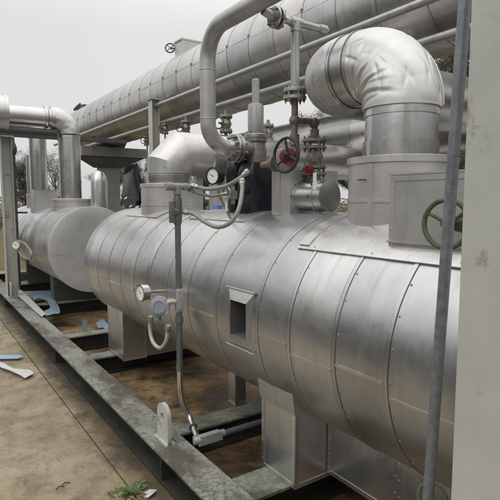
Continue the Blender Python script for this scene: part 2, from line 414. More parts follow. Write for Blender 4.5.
for yc, w in ((.35,.16),(1.10,.16),(1.97,.22),(2.76,.17),(4.53,.16),(5.38,.15),(7.3,.16),(9.3,.16),(10.9,.16)):
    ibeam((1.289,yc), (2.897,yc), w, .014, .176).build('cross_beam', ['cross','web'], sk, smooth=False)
def lug(yc, LX):
    mb = MB(); n = 18; t = .024; pts = []
    w = .074
    # D shaped plate in the YZ plane (seen side on along the beam) with a hole
    out = [(-w, 0)] + [(-w*math.cos(math.pi*i/n), .125+w*math.sin(math.pi*i/n)) for i in range(n+1)] + [(w, 0)]
    hole = [(.021*math.cos(-math.pi+2*math.pi*i/24), .118+.021*math.sin(-math.pi+2*math.pi*i/24)) for i in range(24)]
    z0 = .182; xs = (LX-t/2, LX+t/2)
    # plate faces toward -X: ring between outline and hole built by radial bridging
    m = 48
    def outl(a):
        # ray from hole centre
        dx, dz = math.cos(a), math.sin(a)
        if dz < 0:
            tmax = min(.150/-dz, w/abs(dx) if abs(dx) > 1e-6 else 9)
        else:
            # rounded top
            tmax = None; b = -2*dz*(.007); 
            # circle centre (0,.125-.118=.007)
            B = dz*.007; tmax = B + math.sqrt(max(0, B*B-(.007**2-w*w)))
        return (dx*tmax, .150+dz*tmax)
    rings = []
    for x in xs:
        rings.append(([mb.bm.verts.new((x, yc+outl(2*math.pi*i/m)[0], z0+outl(2*math.pi*i/m)[1])) for i in range(m)],
                      [mb.bm.verts.new((x, yc+.025*math.cos(2*math.pi*i/m), z0+.150+.025*math.sin(2*math.pi*i/m))) for i in range(m)]))
    (o0, h0), (o1, h1) = rings
    mb.bridge(o0, h0); mb.bridge(h1, o1); mb.bridge(o0, o1); mb.bridge(h0, h1)
    mb.box((LX-.03, yc-w-.012, z0), (LX-t/2-.001, yc+w+.012, z0+.012)); mb.box((LX+t/2+.001, yc-w-.012, z0), (LX+.03, yc+w+.012, z0+.012))
    o = mb.build('lifting_lug', 'paint', sk, 40); return o
q = PZ(163,441,.182); lug(q.y, q.x+.01); q = PZ(10,297,.182); lug(q.y, 1.16)

# ============================================================ MAIN VESSEL
CX, CZ, RV = 1.93, .98, .55
mv = thing('horizontal_vessel', 'large horizontal cylindrical vessel in banded silver cladding filling the foreground', 'vessel', (CX, 2.5, .18))
seams = [4.80,4.53,4.22,3.92,3.63,3.33,3.03,2.72,2.38,1.98,1.73,1.44,1.17,.86,.55,.25]
mb = MB(); shell(mb, CX, CZ, RV, -.1, 4.94, seams, n=200, seed=3, cuts=(2.035,2.235))
dead = [f for f in mb.bm.faces if f.calc_center_median().x < CX and 2.034 < f.calc_center_median().y < 2.236 and .885 < f.calc_center_median().z < 1.105]
bmesh.ops.delete(mb.bm, geom=dead, context='FACES')
body = mb.build('shell', 'clad', mv, 25)
mb = MB()
for sy in seams:
    for k in range(9):
        th = R_(28+k*13+random.uniform(-1,1)); d = V(-math.sin(th),0,math.cos(th)); mb.lathe(V(CX,sy-.020,CZ)+d*(RV-.001), d, [(0,.0042),(.0025,.0042),(.004,.002)], 7)
o = mb.build('screws','steel_dull',mv); o['kind'] = 'stuff'
# inspection frame: outer flashing and inner reveal
mb = MB()
y0,y1,z0,z1 = 2.015,2.265,.835,1.145; yi0,yi1,zi0,zi1 = 2.055,2.205,.90,1.085; xo = 1.366; xe = 1.384
def quad(a,b,c,d): mb.face([mb.bm.verts.new(q) for q in (a,b,c,d)], random.random())
O = [(xe+.01,y0,z0),(xe+.01,y1,z0),(xe+.012,y1,z1),(xe+.012,y0,z1)]; I = [(xo,yi0,zi0),(xo,yi1,zi0),(xo,yi1,zi1),(xo,yi0,zi1)]
Bk = [(xo+.20,p[1],p[2]) for p in I]; Rr = [(xo+.002,p[1],p[2]) for p in I]
for i in range(4): j = (i+1)%4; quad(O[i],O[j],I[j],I[i])
fr = mb.build('inspection_frame', 'clad_box', mv, smooth=False)
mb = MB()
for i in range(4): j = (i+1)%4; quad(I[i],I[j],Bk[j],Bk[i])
quad(*Bk); mb.build('recess', 'disc_dark', fr, smooth=False)  # dark material paints shade onto the recess walls
fr['label'] = 'small square inspection opening with a flared sheet frame'
for a, b in ((O[3],O[2]),(O[0],O[1])): mb = MB(); mb.tube([Vector(a)-V(.012,.006,0), Vector(b)-V(.012,-.006,0)], .004, 8); mb.build('edge_trim', 'clad_bright', fr)
# saddle boxes
def panel_box(mb, lo, hi, rim=.012, p=.003):
    mb.box(lo, hi)
    x0,y0,z0 = lo; x1,y1,z1 = hi; w = .022
    for (a0,a1,b0,b1) in ((y0,y1,z0,z0+w),(y0,y1,z1-w,z1),(y0,y0+w,z0+w,z1-w),(y1-w,y1,z0+w,z1-w)):   # rim on -X face
        mb.box((x0-p, a0, b0), (x0-.0002, a1, b1))
    for (a0,a1,b0,b1) in ((x0,x1,z0,z0+w),(x0,x1,z1-w,z1),(x0,x0+w,z0+w,z1-w),(x1-w,x1,z0+w,z1-w)):
        mb.box((a0, y0-p, b0), (a1, y0-.0002, b1))
    for f in (.12,.37,.63,.88):
        for yy in (y0+w/2, y1-w/2):
            zz = z0+(z1-z0)*f; mb.lathe((x0-p-.0025, yy, zz), (1,0,0), [(0,.0015),(.001,.003),(.003,.003)], 8)
    return mb
mb = MB(); panel_box(mb, (1.50,1.82,.178), (1.74,2.10,.585)); 
mb.hexa([V(1.492,1.815,.56),V(1.492,2.105,.56),V(1.60,2.105,.56),V(1.60,1.815,.56),V(1.47,1.812,.70),V(1.47,2.108,.70),V(1.60,2.108,.70),V(1.60,1.812,.70)])
mb.build('saddle_box', 'clad_box', mv, smooth=False)
mb = MB(); panel_box(mb, (1.742,1.83,.182), (2.30,2.09,.56)); mb.build('saddle_box', 'clad_box', mv, smooth=False)
mb = MB(); panel_box(mb, (1.715,1.37,.20), (2.3,1.812,.50)); panel_box(mb, (1.70,.55,.20), (2.3,1.36,.50)); mb.build('skirt_panel', 'clad_box', mv, smooth=False)
mb = MB(); panel_box(mb, (1.50,4.22,.178), (1.72,4.62,.62)); mb.box((1.723,4.25,.18),(2.35,4.60,.60)); mb.build('saddle_box', 'clad_box', mv, smooth=False)
mb = MB(); mb.box((1.66,2.62,.30), (1.74,2.70,.56)); mb.box((1.655,2.61,.285),(1.745,2.71,.299)); mb.build('drain_stub', 'clad_box', mv, smooth=False)
# flashing sheets on top
mb = MB()
mb.patch(CX, CZ, RV+.010, .30, 1.86, -20, 45, .008, ny=8, sec=.7)
mb.patch(CX, CZ, RV+.016, 1.79, 1.858, -20, 43, .0055, ny=2, sec=.95)
for yy in (.6,1.0,1.4,1.75):
    mb.lathe((CX-(RV+.009)*math.sin(R_(43)), yy, CZ+(RV+.009)*math.cos(R_(43))), (-math.sin(R_(43)),0,math.cos(R_(43))), [(0,.004),(.004,.004),(.005,.002)], 8)
mb.build('flashing_sheet', 'clad_box', mv)
mb = MB(); mb.patch(CX, CZ, RV+.008, 2.55, 3.28, -10, 27, .007, sec=.6); mb.build('flashing_sheet', 'clad_box', mv)
mb = MB(); mb.patch(CX, CZ, RV+.008, 3.82, 4.50, -10, 29, .007, sec=.7); mb.build('flashing_sheet', 'clad_box', mv)
# nozzle drum + flange box at the near riser
def drum(parent, cx, cy, r, z0, z1, nseam=1, name='nozzle_drum', mat='clad_flat'):
    mb = MB(); zz = (z0+z1)/2
    def fn(p): return .0015*noise.noise(p*9)
    mb.lathe((cx,cy,z0), (0,0,1), [(0,r),(zz-z0-.006,r),(zz-z0-.006,r+.004),(zz-z0+.006,r+.004),(zz-z0+.006,r-.002),(z1-z0-.03,r-.002),(z1-z0-.03,r+.006),(z1-z0-.002,r+.006),(z1-z0,r+.003),(z1-z0+.006,r*.72)], 56, fn)
    a = math.pi+.15
    mb.box((cx+math.cos(a)*r-.004, cy+math.sin(a)*r-.012, z0), (cx+math.cos(a)*r+.006, cy+math.sin(a)*r+.012, z1-.035))
    return mb.build(name, mat, parent, 28)
drum(mv, 1.93, 1.585, .240, 1.40, 1.80)
mb = MB(); panel_box(mb, (1.585,.62,1.37), (1.93,1.345,1.70)); mb.box((1.578,.98,1.40),(1.5828,1.0,1.68)); mb.box((1.580,.60,1.701),(1.95,1.352,1.708))
mb.box((1.576,.60,1.435),(1.5815,1.35,1.443)); mb.box((1.576,.60,1.60),(1.5815,.98,1.606))
mb.build('flange_box', 'clad_flat', mv, smooth=False)
mb = MB(); p = PX(365,181,1.705); mb.box(p-V(.004,.022,.012), p+V(.004,.022,.012)); mb.tube([p+V(-.006,.018,.004),p+V(-.03,.016,.006),p+V(-.03,-.016,.006),p+V(-.006,-.018,.004)], .003, 6); mb.build('handle', 'darkrail', mv)
drum(mv, 1.93, 4.14, .25, 1.38, 1.75)

# ============================================================ FAR VESSEL
fv = thing('horizontal_vessel', 'farther banded horizontal vessel showing its flat round end cap beyond the foreground vessel', 'vessel', (CX, 8.3, .18))
mb = MB(); shell(mb, CX, CZ, RV-.01, 6.52, 10.3, [6.8,7.1,7.4,7.7,8.0,8.3,8.6,8.9,9.2,9.5,9.8], n=96, seed=9); mb.build('shell', 'clad', fv, 25)
mb = MB()
mb.lathe((CX,6.44,CZ), (0,1,0), [(-.008,.0001),(-.007,.2),(-.003,.42),(0,RV-.012),(.004,RV+.004),(.05,RV+.004),(.06,RV-.002),(.085,RV-.002)], 96, lambda p: .0015*noise.noise(p*3))
mb.build('end_cap', 'disc', fv, 40)
mb = MB(); mb.box((CX-RV+.05,6.4345,CZ-.05),(CX+RV-.05,6.4365,CZ-.042)); mb.build('seam_strip', 'clad_flat', fv, smooth=False)
for yc in (7.45, 9.3):
    mb = MB(); mb.box((1.62,yc-.10,.178),(2.36,yc+.10,.62)); mb.build('saddle', 'darkrail', fv, smooth=False)
drum(fv, 1.93, 7.46, .27, 1.42, 1.63)
drum(fv, 1.93, 9.57, .22, 1.42, 1.72)
mb = MB(); panel_box(mb, (1.60,8.35,1.38),(1.95,8.62,1.78)); mb.build('cover_box','clad_flat',fv,smooth=False)

# ============================================================ OVERHEAD VESSEL
UX, UZ, UR = 4.31, 3.6, .6
uv = thing('overhead_vessel', 'very long overhead silver vessel running back along the top of the view on columns', 'vessel', (UX, 8, 3.0))
us = [15.6-.53*i for i in range(1, 27)]
mb = MB(); shell(mb, UX, UZ, UR, 1.0, 15.8, us, n=96, wob=.003, seed=21, half=.010, bead=.005, tj=(79, 82)); mb.build('shell', 'clad_warm', uv, 25)
for s in us:   # latch on each band at the joint
    mb = MB()
    c = V(UX-(UR+.006)*math.sin(R_(80)), s, UZ+(UR+.006)*math.cos(R_(80)))
    mb.box(c-V(.006,.012,.02), c+V(.006,.012,.02)); mb.build('latch', 'steel_dull', uv, smooth=False)
mb = MB(); mb.lathe((UX,15.8,UZ),(0,1,0),[(0,UR),(.1,UR*.93),(.18,UR*.75),(.24,UR*.4),(.26,.01)],48); mb.build('domed_end','clad_warm',uv,40)
for yc in (12.7, 6.5):
    mb = MB(); mb.hexa([V(4.0,yc-.12,2.93 if yc>10 else 2.93),V(4.0,yc+.12,2.93),V(4.62,yc+.12,2.93),V(4.62,yc-.12,2.93),V(3.85,yc-.12,3.22),V(3.85,yc+.12,3.22),V(4.77,yc+.12,3.22),V(4.77,yc-.12,3.22)])
    if yc > 10: mb.build('saddle','darkrail',uv,smooth=False)
    else: mb.bm.free()
# box with small valve on top
q = PX(189,50,4.31)
tb = thing('vent_box', 'small square clad box standing on top of the overhead vessel', 'box', (4.31, q.y, 4.18))
mb = MB(); w = 22*q.length/500/1.7; mb.box((4.31-.2,q.y-w*.5,4.10),(4.31+.2,q.y+w*.62,4.42)); mb.box((4.31-.22,q.y-w*.54,4.421),(4.31+.22,q.y+w*.66,4.45)); mb.build('box','clad_flat',tb,smooth=False)
mb = MB(); mb.torus((4.06,q.y+w*.95,4.36),(-.5,-.8,.2),.085,.012,24,8); mb.cyl((4.06,q.y+w*.95,4.36),(4.12,q.y+w*.6,4.34),.014,8)
for k in range(4):
    a = math.pi/2*k; ax = V(-.5,-.8,.2).normalized(); e = ax.orthogonal().normalized(); f = ax.cross(e); mb.cyl((4.06,q.y+w*.95,4.36), V(4.06,q.y+w*.95,4.36)+(e*math.cos(a)+f*math.sin(a))*.085,.007,6)
mb.build('handwheel','darkrail',tb)
# vent on far end
q = PX(84,106,4.31)
fb = thing('relief_vent', 'small vent fitting on the far end of the overhead vessel above the pale elbow', 'vent', (4.31, 15.0, 4.19))
mb = MB(); mb.box((4.2,14.6,4.15),(4.45,15.1,4.32)); mb.cyl((4.25,15.3,4.15),(4.25,15.3,4.40),.05,10); mb.cyl((4.2,15.5,4.3),(4.2,14.9,4.36),.04,8); mb.build('vent_body','darkrail',fb)

# rails
mb = MB(); mb.tube(densify([(3.62,1.0,3.243),(3.62,15.6,3.243)],1.0), .034, 12); o = mb.build('rail_pipe','pipe_paint')
tag(o, 'upper of two slim pipes running along the side of the overhead vessel', 'pipe', 'slim pipes along the overhead vessel')
mb = MB(); mb.tube(densify([(3.75,1.0,2.965),(3.75,15.6,2.965)],1.0), .036, 12); o = mb.build('rail_pipe','pipe_paint')
tag(o, 'lower of two slim pipes running beneath the overhead vessel', 'pipe', 'slim pipes along the overhead vessel')

# posts and pier
def hcol(name, x0, x1, y0, y1, z0, z1, label, cat='column', cap=True, mat='paint', tf=.010):
    t = thing(name, label, cat, ((x0+x1)/2,(y0+y1)/2,z0))
    mb = MB(); ym = (y0+y1)/2
    mb.box((x0,y0,z0),(x0+tf,y1,z1),bev=.002); mb.box((x1-tf,y0,z0),(x1,y1,z1),bev=.002); mb.box((x0+tf,ym-.004,z0),(x1-tf,ym+.004,z1))
    mb.build('shaft',mat,t,smooth=False)
    mb = MB(); mb.box((x0-.02,y0-.02,z0-.002),(x1+.02,y1+.02,z0+.014)); mb.build('base_plate',mat,t,smooth=False)
    if cap: mb = MB(); mb.box((x0-.03,y0-.03,z1+.0005),(x1+.03,y1+.03,z1+.016)); mb.build('cap_plate',mat,t,smooth=False)
    return t
hcol('steel_column', 3.53, 3.67, 8.22, 8.38, .012, 3.34, 'slender grey green steel column carrying the slim pipes behind the mitred elbow')
hcol('steel_column', 3.53, 3.67, 14.0, 14.16, .0, 3.2, 'distant grey steel column hidden behind the pale far elbow riser')
t = hcol('steel_column', 1.12, 1.27, 8.03, 8.19, .184, 2.52, 'grey steel column at the far left edge standing on the skid frame')
mb = MB(); mb.box((1.0,8.04,2.54),(3.0,8.18,2.60)); mb.build('support_arm','darkrail',t,smooth=False)
hcol('steel_column', 1.125, 1.27, .585, .728, .184, 3.6, 'broad pale grey green steel column at the right edge, closest to the viewer')
pr = thing('pier', 'grey hammerhead pier carrying the far end of the overhead vessel', 'pier', (4.31,12.7,0))
mb = MB(); mb.box((4.02,12.5,-.01),(4.46,12.94,2.45)); mb.build('column','concrete',pr,smooth=False)
mb = MB(); mb.hexa([V(3.95,12.45,2.45),V(3.95,12.99,2.45),V(4.55,12.99,2.45),V(4.55,12.45,2.45),V(3.55,12.4,2.70),V(3.55,13.04,2.70),V(5.1,13.04,2.70),V(5.1,12.4,2.70)]); mb.build('hammerhead','darkrail',pr,smooth=False)
mb = MB(); mb.box((3.50,12.38,2.702),(5.15,13.06,2.93)); mb.build('cap_beam','concrete',pr,smooth=False)

# ============================================================ HEADER PIPE behind
hp = thing('header_pipe', 'large clad header pipe running behind the foreground elbow below the overhead vessel', 'pipe', (4.4,5,2.06))
mb = MB(); shell(mb, 4.4, 2.36, .30, 1.0, 8.6, [1.0+.62*i for i in range(1,13)], n=64, wob=.0025, seed=40, joints=False); mb.build('shell','clad_warm',hp,25)
for yc in (2.2, 5.4, 8.2):
    mb = MB(); mb.box((4.33,yc-.06,0),(4.47,yc+.06,2.08)); mb.build('support_leg','paint',hp,smooth=False)
mb = MB(); mb.box((5.35,.5,2.62),(5.45,6.0,2.75)); mb.box((5.35,2.0,0),(5.45,2.1,2.62)); mb.box((5.35,5.0,0),(5.45,5.1,2.62)); o = mb.build('cross_rail','darkrail',smooth=False)
tag(o,'dark horizontal steel rail seen between the foreground elbow and right column','rail')

# ============================================================ NEAR CRUMPLED ELBOW
ne = thing('insulated_elbow_pipe', 'large crumpled foil clad elbow pipe rising from the foreground vessel and bending back', 'pipe', (1.93,1.57,1.8))
def crump(a, sc, seed=0, ridge=.5):
    def fn(p):
        q = p*sc + Vector((seed,0,0)); v = noise.noise(q) + .5*noise.noise(q*2.3)
        r = 1-abs(noise.noise(q*1.5+Vector((5,5,5))))*2.2
        return a*(v + ridge*max(0, r)**3)
    return fn
EY = 1.585; z1 = 2.262; rb = .225; BX = 1.93
c0 = V(BX, EY+rb, z1-rb)
rnd = random.Random(31)
dents = [(rnd.uniform(.05,1.35), rnd.uniform(-.6,1.5), rnd.uniform(.018,.05), rnd.uniform(.003,.0065), rnd.uniform(-.5,.7)) for _ in range(22)]
# long creases fanning out of the throat: (start phi, end phi, depth)
creases = [(.42,.10,.010,.010),(.62,.46,.012,.008),(.86,.80,.011,.009),(1.08,1.16,.010,.009),(.75,.25,.007,.006),(1.22,1.45,.008,.008)]
def wrinkle(p):
    d = p-c0; phi = math.atan2(d.z, -d.y); rho = math.hypot(d.y, d.z); side = d.x
    inner = max(0, min(1, (.34-rho)/.26))
    q = V(phi*3.2, side*3.0, rho*2.5); r1 = max(0, 1-abs(noise.noise(q+V(3,1,7)))*4.5)**2
    q2 = V(phi*4.5, side*4, rho*2.5); r2 = max(0, 1-abs(noise.noise(q2))*3.5)**2 * max(0, noise.noise(q2*.4+V(9,2,4))+.35)
    v = -.0030*r1*(.35+inner) - .003*r2*inner + .0022*noise.noise(p*9) 
    a = math.atan2(-side, rho-rb)
    for (p0, p1, dp, wd) in creases:
        t = max(0, min(1, (rho-.05)/.30)); pc = p0+(p1-p0)*t + .03*noise.noise(V(rho*14, p0*9, 0))
        u = (phi-pc)*max(rho,.07); fade = (1-t)**.8*min(1, t*8+.4)
        v -= .7*dp*fade*math.exp(-(u/wd)**2); v += dp*.4*fade*math.exp(-((u-wd*1.7)/wd)**2)
    for (ph, aa, sz, dp, th) in dents:
        u = (phi-ph)*rb*1.3; w = (a-aa)*.18; uu = u*math.cos(th)+w*math.sin(th); ww = -u*math.sin(th)+w*math.cos(th)
        e = (uu/sz)**2 + (ww/(sz*.38))**2
        if e < 4: v -= dp*math.exp(-e)*(1 if ww > 0 else .25)
    return v
mb = MB()
mb.lathe((BX,EY,1.79),(0,0,1),[(0,.170),(.012,.170),(.013,.174),(.085,.174),(.086,.1665),(.20,.1665),(.2,.172),(.222,.172),(.223,.168),(.262,.168)],64, lambda p:.0012*noise.noise(p*8), secs=[.5,.5,.4,2,.8,2,.6,2,.7]); mb.build('riser','clad_up',ne,28)
path = [V(BX,EY,2.025)] + arc(c0,(0,-rb,0),(0,0,rb),60)
mb = MB(); mb.tube(densify(path,.007), .180, 200, wrinkle); mb.build('bend','clad_bright',ne,60)
# raised standing seam along the outer side of the bend
pts = [c0 + (V(0,-1,0)*math.cos(a)+V(0,0,1)*math.sin(a))*(rb+.150) + V(.105,0,0) for a in [math.pi/2*i/30 for i in range(31)]]
mb = MB(); mb.tube(pts, .0045, 8); mb.build('seam_lip','clad_flat',ne)
mb = MB(); mb.lathe((BX,EY+rb-.004,z1),(0,1,0),[(0,.180),(.001,.187),(.016,.187),(.017,.182),(.085,.182),(.086,.188),(.10,.188),(.101,.183),(.12,.183)],64,lambda p:.0015*noise.noise(p*8), secs=[2,.3,2,.1,2,.3,2,.4]); mb.build('spool','clad',ne,28)
y2 = EY+rb+.115
def wr2(p):
    q = V(math.atan2(p.y-y2, p.x-BX)*4, p.z*5, 1); r = max(0, 1-abs(noise.noise(q*1.3))*4)**2
    return -.005*r + .003*noise.noise(p*9)
path2 = [V(BX,y2-.012,z1)] + arc((BX+.20,y2,z1),(-.20,0,0),(0,.20,0),50)
mb = MB(); mb.tube(densify(path2,.008), .186, 160, wr2); mb.build('bend','clad_bright',ne,60)
mb = MB(); mb.lathe((2.12,y2+.20,z1),(1,0,0),[(0,.186),(.6,.186),(.6,.19),(.62,.19),(.62,.186),(1.2,.186),(1.2,.19),(1.22,.19),(1.22,.186),(2.0,.186)],48); mb.build('cross_run','clad',ne,28)
# MID MITRED ELBOW
me_ = thing('mitred_elbow_pipe', 'clad riser with a bright mitred elbow at the far end of the foreground vessel', 'pipe', (1.93,4.14,1.75))
mb = MB(); mb.lathe((1.93,4.14,1.74),(0,0,1),[(0,.20),(.05,.20),(.05,.206),(.07,.206),(.07,.20),(.085,.20),(.087,.202),(.102,.202),(.105,.188)],56); mb.build('riser','clad_up',me_,28)
mb = MB(); mb.mitre([(1.93,4.14,1.84),(1.93,4.14,1.905),(2.05,4.14,2.025),(2.32,4.14,2.025)],.19,56); mb.build('bend','clad_flat',me_,18)
mb = MB(); mb.lathe((2.3,4.14,2.025),(1,0,0),[(-.01,.190),(0,.194),(.02,.194),(.02,.188),(.5,.188),(.5,.194),(.52,.194),(.52,.188),(1.9,.188)],48); mb.build('cross_run','clad',me_,28)

# FAR ELBOW PIPE
fe = thing('insulated_elbow_pipe', 'distant riser with shiny elbow turning left into a wide clad drum', 'pipe', (1.93,7.46,1.63))
mb = MB(); mb.lathe((1.93,7.46,1.62),(0,0,1),[(0,.15),(.25,.15),(.25,.155),(.27,.155),(.27,.15),(.55,.15),(.55,.155),(.57,.155),(.57,.15),(.86,.15),(.86,.156),(.9,.156),(.9,.15)],48); mb.build('riser','clad_up',fe,28)
mb = MB(); mb.tube(densify(arc((1.93-.21,7.46,2.54),(.21,0,0),(0,0,.21),18),.02), .155, 56, crump(.006,7,4,.8)); mb.build('bend','clad_bright',fe,50)
mb = MB(); mb.lathe((1.73,7.46,2.75),(-1,0,0),[(0,.156),(.03,.16),(.05,.16),(.05,.135),(.08,.135),(.10,.155),(.13,.155),(.13,.135),(.60,.135)],48); mb.build('spool','clad',fe,28)
mb = MB(); mb.lathe((1.14,7.46,2.76),(-1,0,0),[(0,.2),(.01,.25),(.05,.25),(.05,.243),(.4,.243),(.4,.25),(.42,.25),(.42,.243),(1.3,.243),(1.4,.15)],56); mb.build('drum','clad',fe,28)
mb = MB(); mb.cyl((1.75,7.40,2.545),(0.2,7.40,2.545),.05,16); o = mb.build('small_pipe','darkrail'); tag(o,'thin dark pipe running just below the shiny far elbow at upper left','pipe')

# second far riser
r2 = thing('riser_pipe', 'dull clad riser pipe standing on the farther vessel behind the left column', 'pipe', (1.93,9.57,1.72))
mb = MB(); mb.lathe((1.93,9.57,1.71),(0,0,1),[(0,.145),(.35,.145),(.35,.15),(.37,.15),(.37,.145),(.7,.145),(.7,.15),(.72,.15),(.72,.145),(1.02,.145)],48); mb.build('riser','clad_up',r2,28)
mb = MB(); mb.tube(densify(arc((1.73,9.57,2.70),(.2,0,0),(0,0,.2),12)+[V(.6,9.57,2.90)],.05), .147, 40, crump(.003,8,4)); mb.build('bend','clad',r2,40)
# third thin tank riser left of that
mb = MB(); mb.lathe((1.93,10.1,1.45),(0,0,1),[(0,.11),(.5,.11),(.5,.115),(.52,.115),(.52,.11),(1.0,.11),(1.05,.02)],32); o = mb.build('riser_pipe','clad',None,28); tag(o,'short pale clad stack beside the dull riser at far left','pipe')
mb = MB(); mb.lathe((2.95,9.4,.0),(0,0,1),[(0,.15),(1.5,.15),(1.5,.156),(1.53,.156),(1.53,.15),(1.95,.15),(2.05,.13),(2.13,.09),(2.17,.01)],36); o = mb.build('dome_topped_stack','clad',None,28); tag(o,'dome topped clad stack between far riser and the pier','pipe')

# far-side equipment behind foreground vessel (low clad vessel of next row)
bv = thing('horizontal_vessel', 'low clad vessel of the next row, mostly hidden behind the foreground vessel', 'vessel', (4.5,5,.1))
mb = MB(); shell(mb, 4.7, .95, .5, 1.0, 7.5, [1.4+.6*i for i in range(10)], n=64, seed=50, joints=False); mb.build('shell','clad_warm',bv,28)
for yc in (2.2,6.4):
    mb = MB(); mb.box((4.35,yc-.1,0),(5.05,yc+.1,.6)); mb.build('saddle','darkrail',bv,smooth=False)

# ============================================================ VENT PIPE + RELIEF VALVE
VX, VY = 1.60, 2.84
vp = thing('vent_pipe', 'thick bare grey vent pipe bending down from the top of view to the relief valve', 'pipe', (VX,VY,1.9))
VZ = 2.66; ZL = 1.945
path = [V(VX,.9,VZ+.0),V(VX,VY-.20,VZ)] + arc((VX,VY-.19,VZ-.19),(0,0,.19),(0,.19,0),12)[0:] 
path += arc((VX+.15,VY,ZL+.15),(-.15,0,0),(0,0,-.15),12)
path += [V(VX+.18,VY,ZL)]
mb = MB(); mb.tube(densify(path,.06), .050, 28); mb.build('pipe','pipe_paint',vp,40)
for z in (2.42, 2.12): mb = MB(); mb.torus((VX,VY,z),(0,0,1),.0495,.0035,28,6); mb.build('weld_bead','pipe_paint',vp)
mb = MB(); mb.flange((VX+.195,VY,ZL),(1,0,0),.095,.022,8); mb.lathe((VX+.14,VY,ZL),(1,0,0),[(0,.051),(.045,.062)],24); mb.build('flange','steel',vp)
rv = thing('relief_valve', 'bare steel safety relief valve with tall bonnet beside the vent pipe elbow', 'valve', (1.97,VY,1.7))
mb = MB(); mb.flange((VX+.222,VY,ZL),(1,0,0),.095,.022,8); mb.build('flange','steel',rv)
mb = MB(); mb.tube([V(VX+.23,VY,ZL),V(1.90,VY,ZL),V(1.97,VY,ZL)],[.058,.062,.05],24); mb.lathe((1.97,VY,1.80),(0,0,1),[(0,.04),(.03,.045),(.06,.07),(.14,.075),(.19,.065),(.20,.075),(.225,.075)],28); mb.build('valve_body','steel_dull',rv)
mb = MB(); mb.flange((1.97,VY,2.035),(0,0,1),.078,.03,6); mb.build('bonnet_flange','steel',rv)
mb = MB(); mb.lathe((1.97,VY,2.05),(0,0,1),[(0,.05),(.03,.054),(.18,.054),(.20,.048),(.205,.026),(.36,.026),(.365,.02)],28); mb.build('bonnet','pipe_paint',rv,30)
mb = MB(); mb.flange((1.97,VY,1.79),(0,0,1),.08,.028,6); mb.build('inlet_flange','steel',rv)
# black jacket
jk = thing('insulation_jacket', 'black vinyl insulation jacket wrapped round the nozzle under the relief valve', 'jacket', (1.95,2.75,1.5))
def jacket_mesh(mb, x0,x1,y0,y1,z0,z1,rr=.05,seed=0):
    n = 64; rings = []
    for kz in range(15):
        z = z0+(z1-z0)*kz/14; ring = []
        for i in range(n):
            a = 2*math.pi*i/n; c, s = math.cos(a), math.sin(a); e = .35
            x = (x0+x1)/2+(x1-x0)/2*math.copysign(abs(c)**e, c); y = (y0+y1)/2+(y1-y0)/2*math.copysign(abs(s)**e, s)
            d = .016*noise.noise(V(x*11,y*11,z*4+seed)) - .007*max(0,1-abs(noise.noise(V(x*9+z*6,y*9,z*8+seed)))*5); sh = 1 if kz < 13 else (.93 if kz == 13 else .8)
            ring.append(mb.bm.verts.new(((x0+x1)/2+(x-(x0+x1)/2)*sh+c*d, (y0+y1)/2+(y-(y0+y1)/2)*sh+s*d, z)))
        rings.append(ring)
    for a, b in zip(rings, rings[1:]): mb.bridge(a, b)
    mb.face(rings[-1]); mb.face(list(reversed(rings[0])))
mb = MB(); jacket_mesh(mb, 1.79,2.02,2.63,2.80,1.42,1.84); mb.build('cover','navy',jk,50)
mb = MB(); jacket_mesh(mb, 1.80,1.98,2.84,2.96,1.43,1.88,seed=4); mb.build('cover','navy',jk,50)
for z in (1.50,1.66): mb = MB(); mb.box((1.776,2.65,z),(1.784,2.78,z+.018)); mb.build('strap','black',jk,smooth=False)
# small needle valve + tag near jacket
p = PX(229,196,1.62); nv = thing('needle_valve','small steel needle valve with round handle in front of the black jacket','valve',tuple(p))
mb = MB(); mb.torus(p+V(-.02,0,.02),(-1,-.4,.1),.032,.006,20,8); mb.cyl(p+V(-.02,0,.02),p+V(.05,0,.02),.009,8)
for k in range(5):
    a = 2*math.pi*k/5; mb.cyl(p+V(-.02,0,.02), p+V(-.02,.030*math.cos(a),.02+.030*math.sin(a)), .004, 6)
mb.build('handle','steel',nv)
mb = MB(); mb.cyl(p+V(.03,0,-.05),p+V(.03,0,.06),.013,10); mb.box(p+V(.012,-.018,-.02),p+V(.05,.018,.03)); mb.build('valve_body','steel',nv)
p2 = PX(226,205,1.60); mb = MB(); mb.box(p2+V(0,-.012,-.04),p2+V(.002,.012,.02)); mb.build('tag','white',nv,smooth=False)
p = PX(218,211,2.0)
mb = MB(); mb.box(p-V(.03,.03,.05),p+V(.03,.04,.05),bev=.012); o = mb.build('blue_bottle','rope'); tag(o,'small bright blue plastic item behind the hanging grey flexible conduit','container')

# grey clad boxes behind jacket
cb = MB(); cb.box((1.86,2.33,1.44),(2.25,2.51,1.79),bev=.004); cb.box((1.857,2.42,1.46),(1.8595,2.425,1.77)); o = cb.build('insulation_box','clad_flat',smooth=False); tag(o,'plain pale clad box on the foreground vessel just right of the black jacket','box')
cb = MB(); cb.box((2.3,3.2,1.35),(2.42,3.9,1.66)); o = cb.build('insulation_box','clad_flat',smooth=False); tag(o,'low clad box behind the dial gauge on the vessel top','box')

